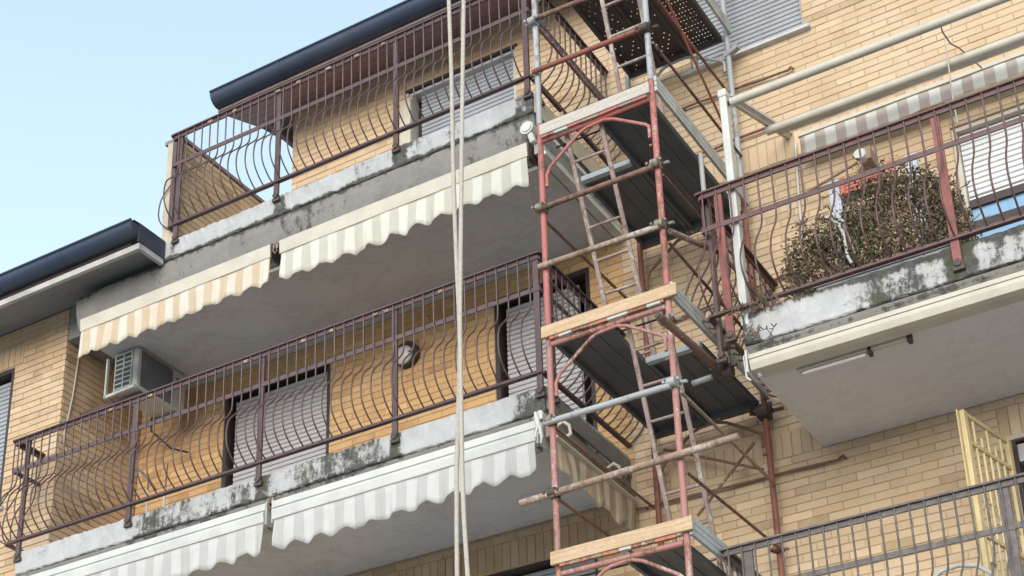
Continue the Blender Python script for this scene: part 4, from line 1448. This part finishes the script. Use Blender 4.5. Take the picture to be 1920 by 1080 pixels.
for nm, mt, cnt in (('dry_foliage', 'leafdry', 12000), ('green_foliage', 'leafgreen', 9500)):
    lf = MB()
    vs, fs = [], []
    clumps = [(random.uniform(CROWN[0].x, CROWN[-1].x), random.uniform(10.12, 10.58)) for _ in range(60)]
    for k in range(cnt):
        if random.random() < .55:
            cx, cy = random.choice(clumps)
            x, y = random.gauss(cx, .06), random.gauss(cy, .05)
        else:
            x, y = random.uniform(CROWN[0].x, CROWN[-1].x), random.uniform(10.10, 10.60)
        h = shrub_height(x)
        if h == 0:
            continue
        lowz = 6.72 if -3.2 < x < -2.2 else 6.58
        z = lowz + (h - lowz) * random.random() ** .8 + random.gauss(0, .018)
        if nm[0] == 'g' and (math.sin(x * 11 + 2) + math.sin(z * 13 + x * 5)) < -.2:
            continue
        s = random.uniform(.006, .017)
        a_ = Vector((random.gauss(0, 1), random.gauss(0, 1), random.gauss(0, 1))).normalized()
        b_ = a_.cross(Vector((random.gauss(0, 1), random.gauss(0, 1), random.gauss(0, 1)))).normalized()
        n_ = a_.cross(b_)
        c = Vector((x, max(y, 10.045), z))
        i = len(vs)
        vs += [c - a_ * s * 1.3, c - b_ * s * .6 + n_ * s * .2, c + a_ * s * 1.3, c + b_ * s * .6 + n_ * s * .2]
        fs += [(i, i + 1, i + 2), (i, i + 2, i + 3)]
    lf.add(vs, fs)
    lo = lf.build(nm, MAT[mt], sh)
    lo['kind'] = 'stuff'

rk = thing('drying_rack', 'red slatted panel between two pale posts behind the shrub', 'rack', (-3.0, 11.15, 6.5))
for x in (-3.285, -2.65):
    MB().box(x - .045, x + .045, 11.13, 11.18, 6.5, 8.27).build('upright', MAT['paleblue'], rk, bevel=.006)
for k in range(4):
    MB().box(-3.24, -2.86, 11.12, 11.14, 8.10 + k * .036, 8.132 + k * .036).build('slat', MAT['redplastic'], rk, bevel=.002)
MB().box(-3.24, -2.69, 11.142, 11.16, 8.04, 8.10).build('cross_bar', MAT['darkframe'], rk)
for x in (-3.22, -2.83):
    MB().box(x, x + .03, 11.10, 11.12, 8.09, 8.25).build('slat_clip', MAT['redplastic'], rk)

fl = thing('arm_lamp', 'round white floodlight on a slanting bracket above the red panel', 'lamp', (-3.1, 11.3, 8.6))
c = at(1616, 296, Y=11.20)
MB().path([c + Vector((0, .06, 0)), c + Vector((0, .02, 0)), c + Vector((0, -.03, 0)), c + Vector((0, -.05, 0))], [.025, .042, .055, .048], 18).build('shade', MAT['white'], fl)
MB().tube(at(1508, 366, Y=11.38), c + Vector((-.05, .02, -.03)), .012, 8).build('arm', MAT['tan'], fl)
MB().box(c.x - .05, c.x + .05, 11.3, YW - .005, c.z + .04, c.z + .16).build('mount', MAT['tan'], fl, bevel=.005)

for pts, r_, mt, lab, nm, cat in (([(1492, 268), (1495, 320), (1499, 380), (1505, 440), (1509, 500)], .011, 'white', 'white cable conduit running down the wall left of the shrub', 'conduit', 'conduit'),
                                  ([(1478, 380), (1482, 405), (1496, 419), (1512, 418), (1526, 412)], .006, 'rope', 'slack white wire looping from the rail towards the conduit', 'wire', 'wire')):
    P_ = [at(u, v, Y=11.44 if nm == 'conduit' else 11.2) for u, v in pts]
    tag(MB().path(P_, r_, 7).build(nm, MAT[mt]), lab, cat)
hz = MB().path([at(u, v, Y=10.13) for u, v in ((1546, 409), (1560, 413), (1573, 423), (1582, 440), (1586, 460), (1590, 482), (1598, 496))], .012, 8).build('hose', MAT['white'])
tag(hz, 'thick white hose bent over the front of the shrub', 'hose')
hz = MB().path([at(u, v, Y=10.16) for u, v in ((1581, 422), (1590, 440), (1597, 460), (1604, 478))], .007, 7).build('hose', MAT['rope'])
tag(hz, 'thin beige hose beside the thick white one in the shrub', 'hose')

# dead weeds rooted in the broken corner of the right slab
wd = thing('weed', 'dead weeds sprouting from the left corner of the right balcony slab', 'weed', (-3.74, 10.0, 6.45))
wm = MB()
for k in range(26):
    x, z = random.uniform(-3.80, -3.52), random.choice((6.33, 6.36, 6.55, 6.58)) + random.uniform(-.01, .01)
    p = Vector((x, 10.02, z))
    dx = random.uniform(-.10, .16)
    q1 = p + Vector((dx * .5, -.04, random.uniform(.01, .05)))
    q2 = p + Vector((dx, -.07 - random.uniform(0, .04), random.uniform(-.04, .09)))
    wm.path([p, q1, q2], [.0045, .0035, .0015], 5)
    for j in range(4):
        c = q1.lerp(q2, random.random())
        wm.bar(c, c + Vector((random.uniform(-.03, .03), random.uniform(-.02, .01), random.uniform(-.01, .03))), .010, .002)
wo_ = wm.build('stem', MAT['stem'], wd)
wo_['kind'] = 'stuff'

# ------------------------------------------------------------------ yellow security grille
gt = thing('security_grille', 'cream yellow iron door grille swung open at the bottom right', 'grille', (-2.33, 10.9, 3.62))
P1 = at(1892, 829, Y=11.40)                     # hinge side, top
P0 = at(1803, 770, Z=P1.z)                      # free side, top: the leaf stands half open
gz0, gz1 = 3.63, P1.z
ug = Vector((P1.x - P0.x, P1.y - P0.y, 0))
GL = ug.length
ug.normalize()
ng = Vector((-ug.y, ug.x, 0))
uz = Vector((0, 0, 1))


def gp(s_, z, o=0.0):
    return Vector((P0.x, P0.y, 0)) + ug * s_ + ng * o + uz * z


for s_ in (.022, GL - .022):
    MB().obox(gp(s_, (gz0 + gz1) / 2), ug, ng, uz, .025, .018, (gz1 - gz0) / 2).build('stile', MAT['gateyellow'], gt, bevel=.004)
MB().obox(gp(.0, (gz0 + gz1) / 2, .024), ug, ng, uz, .03, .004, (gz1 - gz0) / 2 + .004).build('stile_cover', MAT['gateyellow'], gt, bevel=.002)
for z in (gz1 - .02, gz1 - .24, gz1 - .95, gz1 - 1.25, gz0 + .03):
    MB().obox(gp(GL / 2, z), ug, ng, uz, GL / 2 - .048, .012, .016).build('cross_bar', MAT['gateyellow'], gt, bevel=.003)
nb = 6
for k in range(1, nb):
    s_ = .045 + (GL - .09) * k / nb
    MB().tube(gp(s_, gz0 + .04), gp(s_, gz1 - (.04 if k % 2 else .14)), .010, 8).build('bar', MAT['gateyellow'], gt)
for k in range(2):
    s_ = .07 + k * (GL - .1) / 2
    q = (GL - .12) / 8
    MB().path([gp(s_, gz1 - .76), gp(s_ + q, gz1 - .68), gp(s_ + 2 * q, gz1 - .66), gp(s_ + 3 * q, gz1 - .69), gp(s_ + 4 * q, gz1 - .77)], .008, 6).build('scroll', MAT['gateyellow'], gt)
MB().obox(gp(.08, gz1 - 1.1), ug, ng, uz, .04, .03, .065).build('lock_box', MAT['gateyellow'], gt, bevel=.004)

hp = thing('chair', 'white tubular chair back behind the bottom right railing', 'chair', (-2.6, 10.5, 3.6))
hp_pts = [(-2.88, 10.5, 3.62), (-2.87, 10.5, 4.25), (-2.82, 10.5, 4.40), (-2.72, 10.5, 4.475), (-2.60, 10.5, 4.49), (-2.48, 10.5, 4.46), (-2.39, 10.5, 4.38), (-2.35, 10.5, 4.2), (-2.34, 10.5, 3.62)]
MB().path(hp_pts, .016, 10).build('back_frame', MAT['white'], hp)
MB().box(-2.87, -2.35, 10.5, 10.95, 4.02, 4.05).build('seat', MAT['white'], hp, bevel=.01)
for x in (-2.86, -2.36):
    MB().tube((x, 10.93, 3.62), (x, 10.93, 4.02), .014, 8).build('leg', MAT['white'], hp)

for o in bpy.data.objects:
    if '_wo' in o.keys():
        del o['_wo']
